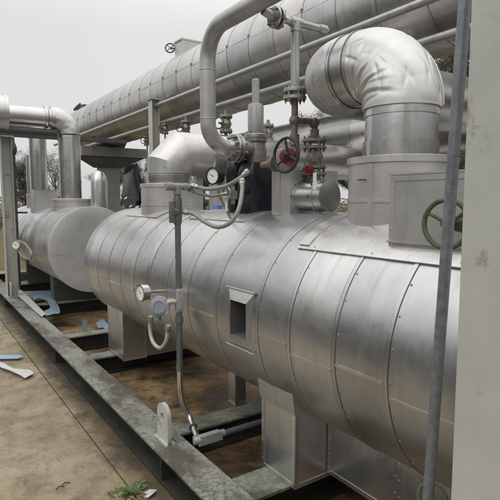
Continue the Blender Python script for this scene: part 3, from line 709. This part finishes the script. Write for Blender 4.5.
# ============================================================ SMALL BORE PIPING
SY = 2.28; SZ = 2.60
sp = thing('small_bore_piping', 'slim pipe branching off the vent pipe through a tee and dropping to the valves', 'pipe', (1.853,SY,2.1))
mb = MB(); mb.tube([V(1.63,SY,SZ+.02),V(1.70,SY,SZ)],.024,16); mb.tube([V(1.72,SY,SZ),V(2.06,SY,SZ)],.020,16); mb.tube([V(1.853,SY,SZ),V(1.853,SY,2.22)],.025,18); 
mb.lathe((1.815,SY,SZ),(1,0,0),[(0,.027),(.075,.027)],16); mb.cyl((1.853,SY,SZ),(1.853,SY,SZ-.05),.030,16); mb.lathe((2.03,SY,SZ),(1,0,0),[(0,.026),(.05,.026),(.055,.012),(.07,.012)],12)
mb.build('pipe','pipe_paint',sp,35)
mb = MB(); mb.flange((1.705,SY,SZ),(1,0,0),.058,.016,6); mb.build('flange','steel',sp); mb = MB(); mb.flange((1.735,SY,SZ),(1,0,0),.058,.016,6); mb.build('flange','steel',sp)
for z in (2.225,2.185): mb = MB(); mb.flange((1.853,SY,z),(0,0,1),.066,.020,6); mb.build('flange','steel',sp)
mb = MB(); mb.tube([V(1.853,SY,2.18),V(1.853,SY,1.86)],.019,14); mb.tube(smooth_path([V(1.853,SY,2.06),V(1.95,SY,2.065),V(1.995,SY,2.06),V(2.005,SY,2.03),V(2.005,SY,1.95)],5),.018,14)
mb.ball((1.853,SY,2.06),.032); mb.ball((2.0,SY,2.058),.032); mb.cyl((1.853,SY,1.98),(1.853,SY,1.92),.028,12); mb.cyl((2.005,SY,2.02),(2.005,SY,1.97),.026,12)
mb.build('lower_pipe','rusty',sp,35)
gv = thing('gate_valve', 'rusty flanged gate valve standing on the short capped cylinder', 'valve', (2.005,SY,1.72))
for z, r in ((1.955,.072),(1.915,.07),(1.80,.07),(1.762,.07)): mb = MB(); mb.flange((2.005,SY,z),(0,0,1),r,.017,6); mb.build('flange','steel_dull',gv)
mb = MB(); mb.lathe((2.005,SY,1.80),(0,0,1),[(0,.035),(.03,.045),(.06,.052),(.09,.042),(.115,.034)],20); mb.cyl((1.97,SY-.03,1.83),(1.965,SY-.035,1.90),.010,10); mb.build('valve_body','steel_dull',gv,35)
mb = MB(); mb.cyl((2.005,SY,1.75),(2.005,SY,1.68),.03,14); mb.build('stub','steel',gv)
cc = thing('capped_cylinder', 'short horizontal clad cylinder with flat round cap lying on the vessel under the valve', 'cylinder', (2.0,2.2,1.53))
mb = MB(); ax = V(.12,-1,0).normalized(); c0 = V(1.965,2.37,1.628)
mb.lathe(c0, ax,[(0,.088),(.03,.088),(.03,.095),(.045,.095),(.045,.088),(.16,.088),(.16,.095),(.18,.095),(.18,.089),(.235,.089)],48); mb.build('body','clad',cc,28)
mb = MB(); mb.lathe(c0+ax*.236, ax,[(0,.091),(.010,.092),(.013,.086),(.015,.02)],48); mb.build('cap','disc_dark',cc,40)
for a in range(8):
    d = V(math.cos(a*math.pi/4)*1,0,math.sin(a*math.pi/4))
    for tt in (.036, .17): mb = MB(); mb.cyl(c0+ax*tt+d*.09, c0+ax*tt+d*.101,.006,6); mb.build('clip','darkrail',cc)
# red valve with dark handwheel
def handwheel(name, c, ax, R, r, mat, parent, spokes=3, n=40, a0=.4):
    mb = MB(); c = Vector(c); ax = Vector(ax).normalized(); e = ax.orthogonal().normalized(); f = ax.cross(e)
    mb.torus(c, ax, R, r, n, 10)
    for k in range(spokes):
        a = a0+2*math.pi*k/spokes; mb.tube([c-ax*.012, c-ax*.008+(e*math.cos(a)+f*math.sin(a))*R*.5, c+(e*math.cos(a)+f*math.sin(a))*R], [r*1.1,r*.75,r*.7], 8)
    mb.lathe(c-ax*.03, ax, [(0,r*1.9),(.035,r*1.9),(.04,r*1.2),(.05,r*1.2)], 14)
    return mb.build(name, mat, parent, 40)
wc = PX(286,155,1.70)
rvv = thing('wheel_valve', 'red valve with dark open handwheel in front of the rusty pipes', 'valve', (wc.x,wc.y,wc.z-.1))
handwheel('handwheel', wc, (-1,-.12,.05), .092, .0085, 'wheel', rvv, 3)
mb = MB(); mb.cyl(wc, wc+V(.05,.03,0), .011, 12); mb.lathe(wc+V(.03,.03,0),(.75,.65,0),[(0,.02),(.004,.038),(.012,.045),(.04,.047),(.07,.045),(.09,.035),(.15,.035)],28); mb.build('valve_body','red',rvv,35)
q = wc+V(.15,-.02,-.075); mb = MB(); mb.box(q-V(.02,.02,.025),q+V(.02,.02,.025),bev=.008); mb.build('bracket','red',rvv)
q = wc+V(.13,-.09,-.14); mb = MB(); mb.box(q-V(.002,.014,.045),q+V(.0,.014,.045)); mb.build('tag','white',rvv,smooth=False)
q = wc+V(.10,.13,-.01); mb = MB(); mb.box(q-V(.035,.05,.06),q+V(.035,.05,.06),bev=.006); mb.build('gearbox','steel',rvv)
mb = MB(); mb.tube([wc+V(.10,.36,-.03),wc+V(.12,.10,-.02)],.02,12); mb.flange(wc+V(.115,.24,-.025),(0.1,1,0),.05,.02,6); mb.build('stem_pipe','rusty',rvv)
# green wheel
wc = PX(446,224,1.44)
gw = thing('wheel_valve', 'flaking green handwheel valve on the flange box beside the right column', 'valve', (wc.x,wc.y,wc.z-.08))
handwheel('handwheel', wc, (-1,-.1,.0), .078, .0085, 'green', gw, 3, a0=1.35)
mb = MB(); mb.lathe(wc+V(.01,-.0,0),(1,0,0),[(0,.010),(.03,.010),(.03,.022),(.05,.026),(.06,.026),(.06,.018),(.14,.018)],20); mb.build('stem','green',gw,35)
mb = MB(); b0 = wc+V(.055,-.055,.0); mb.cyl(b0+V(0,.045,0),b0+V(0,-.05,0),.028,16); mb.box(b0+V(-.02,-.03,-.03),b0+V(.03,.03,.03),bev=.006); mb.build('valve_body','green',gw,35)
p = wc+V(.01,-.03,-.37); 
# ============================================================ RIGHT POLE
a = PX(465,0,1.27); b = PX(428,500,1.30); d = (b-a).normalized()
b2 = b + d*((.186-b.z)/d.z); a2 = a - d*((3.5-a.z)/-d.z)
mb = MB(); mb.tube(densify([a2,b2],.15), .0168, 24); o = mb.build('conduit_pole','galv'); tag(o,'leaning galvanised conduit pole in front of the foreground vessel by the right column','pole')
# green hose near bottom right
h = [PX(424,476,1.5),PX(419,488,1.5),PX(420,503,1.52)]; h2=[PX(438,484,1.5),PX(443,497,1.5)]
mb = MB(); c = PX(432,497,1.42); ax = V(-1,-.5,.4); mb.torus(c, ax, .045,.006,28,8); o = mb.build('hose_loop','green'); tag(o,'small dark green hose loop low beside the leaning pole','hose')

# ============================================================ INSTRUMENT STAND
IX, IY = 1.32, 2.72
st = thing('instrument_stand', 'upright grey conduit stand with fittings in front of the foreground vessel', 'stand', (IX,IY,.18))
bend = smooth_path([V(IX,IY,.56),V(IX,IY,.47),V(IX+.012,IY-.006,.36),V(IX+.05,IY-.03,.255)]+[PZ(197,437,.215)],6)
mb = MB(); mb.tube([V(IX,IY,1.08),V(IX,IY,1.66)],.0185,18); mb.build('post','conduit',st)
mb = MB(); mb.tube([V(IX,IY,.93),V(IX,IY,.56)],.019,18); mb.tube([V(IX,IY,1.0),V(IX,IY,1.09)],.023,18); mb.cyl((IX,IY,.86),(IX,IY,.90),.025,16); mb.cyl((IX,IY,.56),(IX,IY,.60),.022,16); mb.build('lower_post','conduit',st)
mb = MB(); mb.tube(bend,.0175,16); mb.build('bend','stain_steel',st)
mb = MB(); mb.tube([V(IX,IY,1.46),V(IX,IY,1.48),V(IX,IY,1.60),V(IX,IY,1.63)],[.021,.026,.027,.02],16); mb.box((IX-.045,IY-.02,1.47),(IX-.022,IY+.03,1.60),bev=.005); mb.cyl((IX-.03,IY,1.535),(IX,IY,1.535),.03,12); mb.build('junction_box','conduit',st)
mb = MB(); mb.lathe((IX-.075,IY,1.685),(1,0,0),[(0,.018),(.004,.024),(.045,.024),(.05,.017),(.11,.017),(.112,.022),(.14,.022),(.142,.014),(.165,.014)],16); mb.cyl((IX,IY,1.64),(IX,IY,1.69),.022,14); mb.build('tee_fitting','flex',st)
mb = MB(); mb.box((IX-.022,IY-.026,.935),(IX+.022,IY+.02,1.075),bev=.008); mb.lathe((IX,IY,.925),(0,0,1),[(0,.018),(.012,.024),(.014,.022)],14); 
for z in (.955,1.055): mb.lathe((IX-.006,IY-.030,z),(0,1,0),[(0,.004),(.005,.004)],8)
mb.build('conduit_body','palebox',st,40)
mb = MB(); mb.tube(smooth_path([V(IX-.02,IY,.995),V(IX-.055,IY+.01,.995),V(IX-.072,IY+.015,.985),V(IX-.075,IY+.016,.95)],5),.014,12); mb.cyl((IX-.075,IY+.016,.975),(IX-.075,IY+.016,.925),.018,12); mb.build('elbow_fitting','whiteflex',st)
# base conduit
q0 = PZ(199,440,.215); q1 = PZ(213,437,.215); 
bc = thing('floor_conduit', 'grey conduit with pale fitting running under the vessel beside the cross beam', 'conduit', (q0.x,q0.y,.18))
dv = V(1,0,0)
mb = MB(); mb.hexa([q0+V(-.01,-.022,-.03),q0+V(-.01,.022,-.03),q0+V(.15,.022,-.03),q0+V(.15,-.022,-.03),q0+V(0,-.02,.022),q0+V(0,.02,.022),q0+V(.14,.02,.022),q0+V(.14,-.02,.022)]); mb.cyl(q0-V(.03,-.01,0),q0+V(.01,0,0),.026,14); mb.cyl(q0+V(.14,0,0),q0+V(.17,0,0),.022,14); mb.build('fitting','palebox',bc)
mb = MB(); mb.cyl(q0+V(.16,0,-.004),q0+V(1.2,0,-.004),.018,16); mb.build('pipe','conduit',bc)
mb = MB(); mb.torus(bend[-4],(bend[-3]-bend[-5]),.021,.006,20,8); mb.build('clamp','darkrail',bc)

def flexline(label, pts, r, mat, group='grey flexible conduits at the instrument stand', ends=True):
    t = thing('flexible_conduit', label, 'conduit', tuple(pts[0]), group)
    mb = MB(); ribbed(mb, pts, r, 12); mb.build('hose', mat, t, 60)
    for a, b in ((pts[0],pts[1]),(pts[-1],pts[-2])):
        mb = MB(); d = (Vector(b)-Vector(a)).normalized(); mb.lathe(Vector(a)-d*.012, d, [(0,r*1.25),(.008,r*1.5),(.022,r*1.5),(.024,r*1.25),(.045,r*1.2)], 8); mb.build('connector','steel',t,35)
    return t
flexline('grey flexible conduit arching from the stand top up to the relief valve', [PX(193,186,1.42),PX(208,189,1.48),PX(226,186,1.54),PX(240,178,1.58),PX(247,172,1.62)], .0125, 'flex')
flexline('short grey flexible conduit sagging from the stand top to the needle valve', [PX(190,190,1.41),PX(200,194,1.46),PX(212,196,1.52),PX(226,194,1.57)], .010, 'flex')
flexline('longest grey flexible conduit hanging in a deep loop below the black gauge', [PX(185,212,1.34),PX(194,214,1.36),PX(205,222,1.38),PX(218,227,1.40),PX(231,222,1.43),PX(239,208,1.47),PX(242,192,1.52),PX(242,181,1.56)], .0125, 'flex')
flexline('pale flexible conduit in a small U loop beneath the blue grey transmitter', [PX(150.5,318,1.25),PX(150,330,1.25),PX(153,342,1.25),PX(160,348,1.25),PX(166,341,1.25),PX(168,327,1.25)], .0125, 'whiteflex')

def gauge(label, c, ax, r, depth, bez, case, stem=None, stemmat='steel'):
    c = Vector(c); ax = Vector(ax).normalized(); t = thing('dial_gauge', label, 'gauge', tuple(c-V(0,0,r)), None)
    up = (V(0,0,1)-ax*ax.z).normalized(); sd = up.cross(ax)
    mb = MB(); mb.lathe(c-ax*depth, ax, [(0,r*.6),(.004,r*.9),(depth*.5,r*.93),(depth*.8,r*.93),(depth*.8,r),(depth+.002,r),(depth+.003,r*.86),(depth-.004,r*.86),(depth-.0045,.001)], 40, caps=False); mb.build('case', case, t, 35)
    mb = MB(); mb.lathe(c-ax*.004, ax, [(0,r*.85),(.0015,r*.85)], 32); mb.build('dial','white',t,30)
    mb = MB(); o = c-ax*.0015
    for k in range(11):
        a = R_(-135+27*k); d = up*math.cos(a)+sd*math.sin(a); s = ax.cross(d)*.0012
        a0, a1 = o+d*r*.66, o+d*r*.78; mb.face([mb.bm.verts.new(q) for q in (a0-s,a1-s,a1+s,a0+s)])
    d = up*math.cos(R_(-60))+sd*math.sin(R_(-60)); s = ax.cross(d)*.002
    a0, a1 = o-d*r*.15, o+d*r*.6; mb.face([mb.bm.verts.new(q) for q in (a0-s*1.5+ax*.001,a1-s*.3+ax*.001,a1+s*.3+ax*.001,a0+s*1.5+ax*.001)])
    mb.build('pointer','black',t,smooth=False)
    if stem:
        mb = MB(); mb.tube(smooth_path(stem,5), .008, 10)
        for q in (stem[0], stem[-1]): mb.ball(q, .013, 8)
        mb.build('stem', stemmat, t)
    return t
c = PX(140,293,1.20)
gauge('silver cased dial gauge facing left beside the blue grey transmitter', c, (-1,-.15,0), .056, .055, 'stain_steel', 'stain_steel', [c+V(.055,.008,0),c+V(.12,.01,-.002),c+V(.19,.0,-.004)])
c = PX(212.5,176,1.56)
gauge('black cased round dial gauge above the looping flexible conduit', c, (-1,-.35,0), .054, .065, 'black', 'black', [c+V(.06,.02,-.05),c+V(.06,.02,-.12),c+V(.14,.0,-.28)])
c = PX(15.5,245,1.13)
gauge('small distant dial gauge on the thin pipe beside the left column', c, (-.6,-.8,0), .062, .05, 'steel', 'steel', [c+V(.03,.05,-.0),c+V(.08,.1,0)])
# transmitter
c = PX(160,306,1.22); ax = V(-.55,-.83,.10).normalized()
tr = thing('pressure_transmitter', 'round blue grey transmitter with screw cap between silver gauge and stand', 'instrument', tuple(c-V(0,0,.06)))
mb = MB(); mb.lathe(c-ax*.05, ax, [(0,.05),(.01,.056),(.055,.056),(.057,.06),(.075,.06),(.08,.055)], 40); mb.cyl(c-V(-.02,-.03,.02), c-V(.01,-.02,.085), .018, 12); mb.build('housing','blue_grey',tr,35)
mb = MB(); mb.lathe(c+ax*.03, ax, [(0,.050),(.006,.049),(.010,.042),(.010,.032),(.006,.030),(.006,.001)], 36, caps=False)
mb.build('screw_cap','blue_grey',tr,35)
mb = MB(); mb.cyl(c-V(.006,-.02,.06), c-V(.006,-.02,.09), .02, 12); mb.build('gland','steel',tr,35); mb = MB(); mb.cyl(c+V(.03,.02,.03), c+V(.11,.02,.02), .011, 10); mb.cyl(c+V(.06,.02,.026), c+V(.085,.02,.022), .017, 6); mb.build('side_fitting','steel',tr,35)

# left small piping
lp = thing('thin_pipe_run', 'thin vertical pipe with small fittings beside the left steel column', 'pipe', (1.36,8.4,.2))
b0 = PX(18,250,1.36); x, y = 1.36, b0.y
mb = MB(); mb.cyl((x,y,.18),(x,y,2.6),.022,10); mb.lathe((x,y,2.3),(0,0,1),[(0,.022),(.06,.05),(.12,.05),(.2,.022)],12); mb.cyl((x-.12,y,2.62),(x+.2,y,2.62),.03,10); mb.box((x-.02,y-.03,1.68),(x+.13,y+.03,1.75)); mb.box((x+.03,y-.03,.36),(x+.14,y+.03,.46)); mb.cyl((x,y,1.42),(x+.16,y,1.42),.015,8); mb.cyl((x+.13,y,.4),(x+.13,y,.85),.018,8); mb.build('pipe','darkrail',lp)
mb = MB(); pts = [PX(17,240,1.30),PX(24,243,1.3),PX(31,252,1.3),PX(30,259,1.3),PX(22,256,1.3),PX(17,249,1.3)]; mb.tube(smooth_path(pts,6),.013,8); mb.build('hose','flex',lp)

# black hanging jacket near the pier with white bits
hj = thing('hanging_jacket','dark loose cover slumped over pipework left of the mitred elbow','cover',(2.6,5.4,1.5))
mb = MB(); pts=[]
A = [PX(128,168,2.9),PX(134,166,2.9),PX(141,196,2.9),PX(140,212,2.9),PX(131,213,2.9),PX(122,196,2.9),PX(124,178,2.9)]
n0 = V(-.7,-.7,0)
f = [mb.bm.verts.new(p+n0*.06) for p in A]; bk = [mb.bm.verts.new(p-n0*.10) for p in A]
mb.face(f); mb.face(list(reversed(bk)))
for i in range(len(A)): mb.face([f[i],f[(i+1)%len(A)],bk[(i+1)%len(A)],bk[i]])
bmesh.ops.subdivide_edges(mb.bm, edges=mb.bm.edges[:], cuts=3, use_grid_fill=True)
for v in mb.bm.verts: v.co += Vector((noise.noise(v.co*6),noise.noise(v.co*6+V(3,0,0)),noise.noise(v.co*7+V(0,5,0))))*.11
mb.build('cover','navy',hj,60)
for (px,py) in ((126,198),(131,206),(137,207)):
    mb = MB(); p = PX(px,py,2.83); mb.lathe(p-V(.03,0,.02),(1,-.4,.6),[(0,.005),(.01,.014),(.05,.016),(.07,.004)],8); mb.build('fitting','white',hj)
mb = MB(); mb.cyl((2.95,PX(131,200,2.95).y,.9),(2.95,PX(131,200,2.95).y,1.62),.07,16); mb.build('post','steel',hj)

# clutter of pipework behind (valves between risers)
def clutter(label, px, py, X, s, kind):
    p = PX(px,py,X); t = thing('background_valve', label, 'valve', (p.x,p.y,.005), 'dull valves in the background pipework')
    mb = MB(); mb.flange(p+V(0,0,.09*s),(0,0,1),.08*s,.03*s,6); mb.flange(p-V(0,0,.09*s),(0,0,1),.08*s,.03*s,6); mb.lathe(p-V(0,0,.09*s),(0,0,1),[(0,.04*s),(.09*s,.07*s),(.18*s,.04*s)],14); mb.cyl(V(p.x,p.y,.005),p+V(0,0,.17*s),.022*s,8)
    mb.build('valve_body',kind,t)
    mb = MB(); mb.torus(p+V(-.12*s,-.03,.0),(-1,-.4,0),.07*s,.01*s,20,6); mb.cyl(p+V(-.12*s,-.03,0),p,.012*s,6); mb.build('handwheel','darkrail',t)
clutter('small dull valve seen just right of the vent pipe under the overhead vessel', 226,124,3.3,1.0,'steel_dull')
clutter('small dull valve under the overhead vessel left of the vent pipe', 186,128,3.6,1.0,'steel_dull')
clutter('small dull valve beside the slender column under the slim pipes', 165,129,3.7,.75,'steel_dull')
clutter('small dull valve hanging on the left side of the slender column', 147,141,3.9,.8,'steel_dull')
clutter('small dull valve just right of the relief valve bonnet', 268,133,3.2,.8,'steel_dull')
mb = MB(); mb.cyl((3.3,5.6,2.30),(4.2,5.6,2.30),.14,20); mb.cyl((3.3,5.6,1.2),(3.3,5.6,2.36),.12,20); mb.cyl((3.3,5.6,2.36),(3.3,5.6,2.42),.16,20); o = mb.build('branch_pipe','pipe_paint'); tag(o,'bare grey branch pipe under the overhead vessel just right of the vent pipe','pipe')

# ============================================================ SCRAPS, WEEDS
def scrap(label, pix, z, mat, th=.003, lift=0, wig=.0):
    pts = [PZ(px,py,z) for px,py in pix]
    if len(pts) > 10: pts = smooth_path(pts, 3)
    mb = MB(); mb.sheet(pts, th)
    bmesh.ops.triangulate(mb.bm, faces=[f for f in mb.bm.faces if len(f.verts) > 4])
    bmesh.ops.subdivide_edges(mb.bm, edges=mb.bm.edges[:], cuts=2, use_grid_fill=False)
    for v in mb.bm.verts: v.co.z += lift*(.5+.5*noise.noise(v.co*5))
    o = mb.build('sheet_offcut', mat, None, 50); return tag(o, label, 'offcut', 'sheet metal offcuts')
scrap('long bright strip of sheet metal lying across the far beam', [(12,291),(19,289),(28,297),(46,315),(42,318),(25,303)], .19, 'scrap', lift=.025)
scrap('pale blue curved sheet offcut beside the beam inside the frame', [(33,297),(40,296),(52,299),(58,306),(60,314),(53,315),(46,317),(44,312),(50,309),(47,302),(40,299),(34,301)], .185, 'scrap_blue', lift=.025)
scrap('thin straight sheet strip lying behind the curved blue offcut', [(15,292),(50,291),(56,294),(58,297),(30,296),(16,294)], .15, 'scrap_blue', lift=.01)
scrap('narrow blue tinted strip on the paving at the left edge', [(-6,356),(20,355.5),(23,357),(18,359),(-6,359.5)], .03, 'scrap_blue', lift=.008)
scrap('curled white strip of sheet metal on the paving at left', [(-6,360),(4,364),(14,370),(30,371),(34,374),(25,379),(20,376),(8,371),(-6,365)], .03, 'scrap', lift=.015)
scrap('small torn white scrap beside the weed at bottom', [(144,494),(150,490.5),(157,491),(153,495),(148,499),(144,498),(148,495)], .016, 'scrap', lift=.01)
scrap('small pale offcut on the rusty floor behind the cross beam', [(96,324),(103,321),(109,326),(108,334),(103,329),(98,330)], .05, 'scrap_blue', lift=.03)
p0 = PZ(84.5,332,.02); mb = MB(); mb.box(p0+V(-.025,-.003,0),p0+V(.035,.003,.15)); o = mb.build('sheet_offcut','scrap_blue',smooth=False); tag(o,'small upright blue tinted offcut standing on the rusty floor','offcut','sheet metal offcuts')
wd = thing('weed','small leafy green weed growing from the paving at the beam foot','plant',tuple(PZ(130,494,.01)))
mb = MB(); c = PZ(130,493,.01)
for k in range(220):
    a = random.uniform(0,6.28); l = random.uniform(.012,.04); d = V(math.cos(a),math.sin(a),random.uniform(.1,.8)).normalized(); s = V(-math.sin(a),math.cos(a),0)*random.uniform(.004,.009)
    p = c + V(math.cos(a),math.sin(a)*1.0,0)*random.uniform(0,.075)*(1+.5*math.sin(3*a)); tip = p+d*l
    mb.face([mb.bm.verts.new(q) for q in (p,p+d*l*.6+s,tip,p+d*l*.6-s)])
mb.build('leaves','weed',wd,smooth=False)
mb = MB()
for k in range(8):
    a = k*.8; mb.tube([c, c+V(math.cos(a)*.03,math.sin(a)*.03,.03)], .0015, 5)
mb.build('stem','weed',wd)
# fallen twigs on the paving
for i,(px,py) in enumerate([(62,485),(56,489)]):
    a = PZ(px,py,.016); mb = MB(); mb.tube([a,a+V(.02,.01,.004),a+V(.045,.0,.0)],.003,6); o = mb.build('twig','bark'); tag(o,('larger' if i==0 else 'smaller')+' dark twig fragment lying on the paving near the bottom left','twig')

# ============================================================ TREES
def tree_mesh(h, seed, dens=1.0, leafy=True):
    rnd = random.Random(seed); tr = MB(); cr = MB(); tips = []
    def branch(p, d, l, r, lev):
        q = p; pts = [p]; rr = [r]
        for k in range(4):
            d2 = (d + Vector((rnd.uniform(-.25,.25),rnd.uniform(-.25,.25),rnd.uniform(-.05,.2)))*(.6 if lev else .25)).normalized(); q = q + d2*l/4; pts.append(q); rr.append(r*(1-.17*(k+1)))
            if lev < 3 and (lev > 0 or k > 0):
                for _ in range(2 if lev else 3):
                    a = rnd.uniform(0,6.28); dd = (d2*.6 + Vector((math.cos(a),math.sin(a),rnd.uniform(-.1,.5)))*.8).normalized()
                    branch(q, dd, l*rnd.uniform(.38,.55), r*.45*(1-.15*k), lev+1)
            if lev >= 2: tips.append(q)
        tr.tube(pts, rr, 5 if lev else 8, caps=False)
    branch(Vector((0,0,-.1)), Vector((0,0,1)), h*.72, h*.022, 0)
    for t in tips:
        for _ in range(int(20*dens)):
            c = t + Vector((rnd.gauss(0,.11),rnd.gauss(0,.11),rnd.gauss(0,.10)))*h/6; s = rnd.uniform(.014,.036)*h/6
            a = Vector((rnd.gauss(0,1),rnd.gauss(0,1),rnd.gauss(0,1))).normalized(); b = a.orthogonal().normalized(); cc = a.cross(b)
            cr.face([cr.bm.verts.new(q) for q in (c-b*s, c-cc*s*.5, c+b*s, c+cc*s*.5)])
    return tr, cr
protos = []
for i,(h,seed,dens,lm) in enumerate(((6.5,3,1.6,'leaf'),(7.0,11,.5,'leaf_brown'),(5.5,23,2.2,'leaf'))):
    tr, cr = tree_mesh(h, seed, dens)
    a = tr.build('trunk','bark',None,60); b = cr.build('crown',lm,None,smooth=False)
    protos.append((a, b))
def at(bear, dist): return V(math.sin(R_(bear))*dist, math.cos(R_(bear))*dist, 0)
spots = [(-2,30,0,.95,'bushy evergreen at the far left beyond the dry grass'),(5,33,2,1.0,'dense evergreen seen left of the left column'),
 (10,27,0,.80,'bushy evergreen glimpsed between left column and dull riser'),(13,36,1,1.0,'sparse brown tree far behind the shiny riser'),
 (19,26,2,.82,'dense evergreen seen beside the pier'),(22,24,0,.78,'bushy evergreen filling the gap right of the pier'),
 (25,27,1,.85,'sparse brown tree behind the slender column'),(29,30,2,.85,'dense evergreen low behind the vent pipe'),
 (36,26,0,.72,'bushy evergreen behind the relief valve bonnet'),(40,30,2,.8,'dense evergreen behind the small bore piping'),(46,24,0,.8,'bushy evergreen hidden behind the foreground elbow'),
 (54,20,1,1.12,'tall sparse tree between the foreground elbow and leaning pole'),(57,17,2,1.0,'dense evergreen between leaning pole and right column'),(62,19,1,1.1,'tall sparse tree just behind the right column')]
used = set()
for bear, dist, k, s, lab in spots:
    t = thing('evergreen_tree' if k != 1 else 'bare_tree', lab, 'tree', tuple(at(bear,dist)), 'trees beyond the plant')
    t.rotation_euler.z = bear*3.7; s *= .66 if bear < 45 else 1.0; t.scale = (s,s,s)
    for src in protos[k]:
        c = src if (k not in used) else src.copy()
        if c is not src: COL.objects.link(c)
        c.parent = t; c.location = (0,0,0)
    used.add(k)
# hedge / undergrowth far off, plus an unseen ring behind the camera added to darken reflections
mb = MB(); rnd = random.Random(5)
for i in range(105000):
    be = rnd.uniform(-15,70) if i < 70000 else rnd.uniform(70,345); di = rnd.uniform(30,40) if i < 70000 else rnd.uniform(15,19); c = at(be,di) + V(0,0,min(1.7,abs(rnd.gauss(0,.9)))*(1.0 if i < 70000 else 3.0)*(1.0+.5*noise.noise(V(be*.4,0,0)))); s = rnd.uniform(.03,.085) if i < 70000 else rnd.uniform(.15,.32)
    a = Vector((rnd.gauss(0,1),rnd.gauss(0,1),rnd.gauss(0,1))).normalized(); b = a.orthogonal().normalized(); cc = a.cross(b)
    mb.face([mb.bm.verts.new(q) for q in (c-b*s, c-cc*s*.6, c+b*s, c+cc*s*.6)])
o = mb.build('undergrowth_and_added_ring','leaf_brown',smooth=False); struct(o,'stuff')

# ============================================================ WORLD, SUN, CAMERA
w = bpy.data.worlds.new('World'); scene.world = w; w.use_nodes = True; nt = w.node_tree
bg = nt.nodes['Background']; sky = N(nt,'ShaderNodeTexSky'); sky.sky_type = 'NISHITA'; sky.sun_disc = False
SE, SR = R_(48), R_(250)
sky.sun_elevation = SE; sky.sun_rotation = SR; sky.dust_density = 4; sky.air_density = 1.0
hs = N(nt,'ShaderNodeHueSaturation'); hs.inputs['Saturation'].default_value = .04; L(nt, sky.outputs['Color'], hs.inputs['Color'])
# overcast: even out the clear sky gradient with a cloud layer
tc = N(nt,'ShaderNodeTexCoord'); mp = N(nt,'ShaderNodeMapping'); mp.inputs['Scale'].default_value = (1,1,2.5); L(nt, tc.outputs['Generated'], mp.inputs['Vector'])
cn = noise_n(nt, mp.outputs['Vector'], 1.6, 5, .5)
cl = ramp(nt, cn, [(.3,g(.90)),(.7,g(1.04))])
sz = N(nt,'ShaderNodeSeparateXYZ'); L(nt, tc.outputs['Generated'], sz.inputs[0])
cl = mixc(nt, 1.0, cl, ramp(nt, sz.outputs['Z'], [(0,(7.6,7.63,7.66)),(.30,(8.2,8.22,8.24)),(.62,(14.5,14.5,14.5)),(1,(22,21.8,21.6))]), 'MULTIPLY')
mx = mixc(nt, .88, hs.outputs['Color'], cl); L(nt, mx, bg.inputs['Color']); bg.inputs['Strength'].default_value = .10
sd = bpy.data.lights.new('sun','SUN'); sd.energy = .55; sd.angle = R_(75); sd.color = (1,.97,.93)
so = bpy.data.objects.new('sun', sd); COL.objects.link(so)
# direction towards the sun: Nishita rotation measured from +Y clockwise
dirs = V(math.sin(SR)*math.cos(SE), math.cos(SR)*math.cos(SE), math.sin(SE))
so.rotation_euler = dirs.to_track_quat('Z','Y').to_euler()
cd = bpy.data.cameras.new('camera'); cd.sensor_width = 36; cd.lens = 36; cd.clip_start = .05; cd.clip_end = 1200
co = bpy.data.objects.new('camera', cd); COL.objects.link(co); co.location = CAM
co.rotation_euler = Matrix((RT, UP, -FW)).transposed().to_euler(); scene.camera = co
vs = scene.view_settings; vs.view_transform = 'Standard'; vs.look = 'None'; vs.gamma = 1; vs.use_curve_mapping = False; vs.exposure = 0
scene.render.resolution_x = 1024; scene.render.resolution_y = 1024
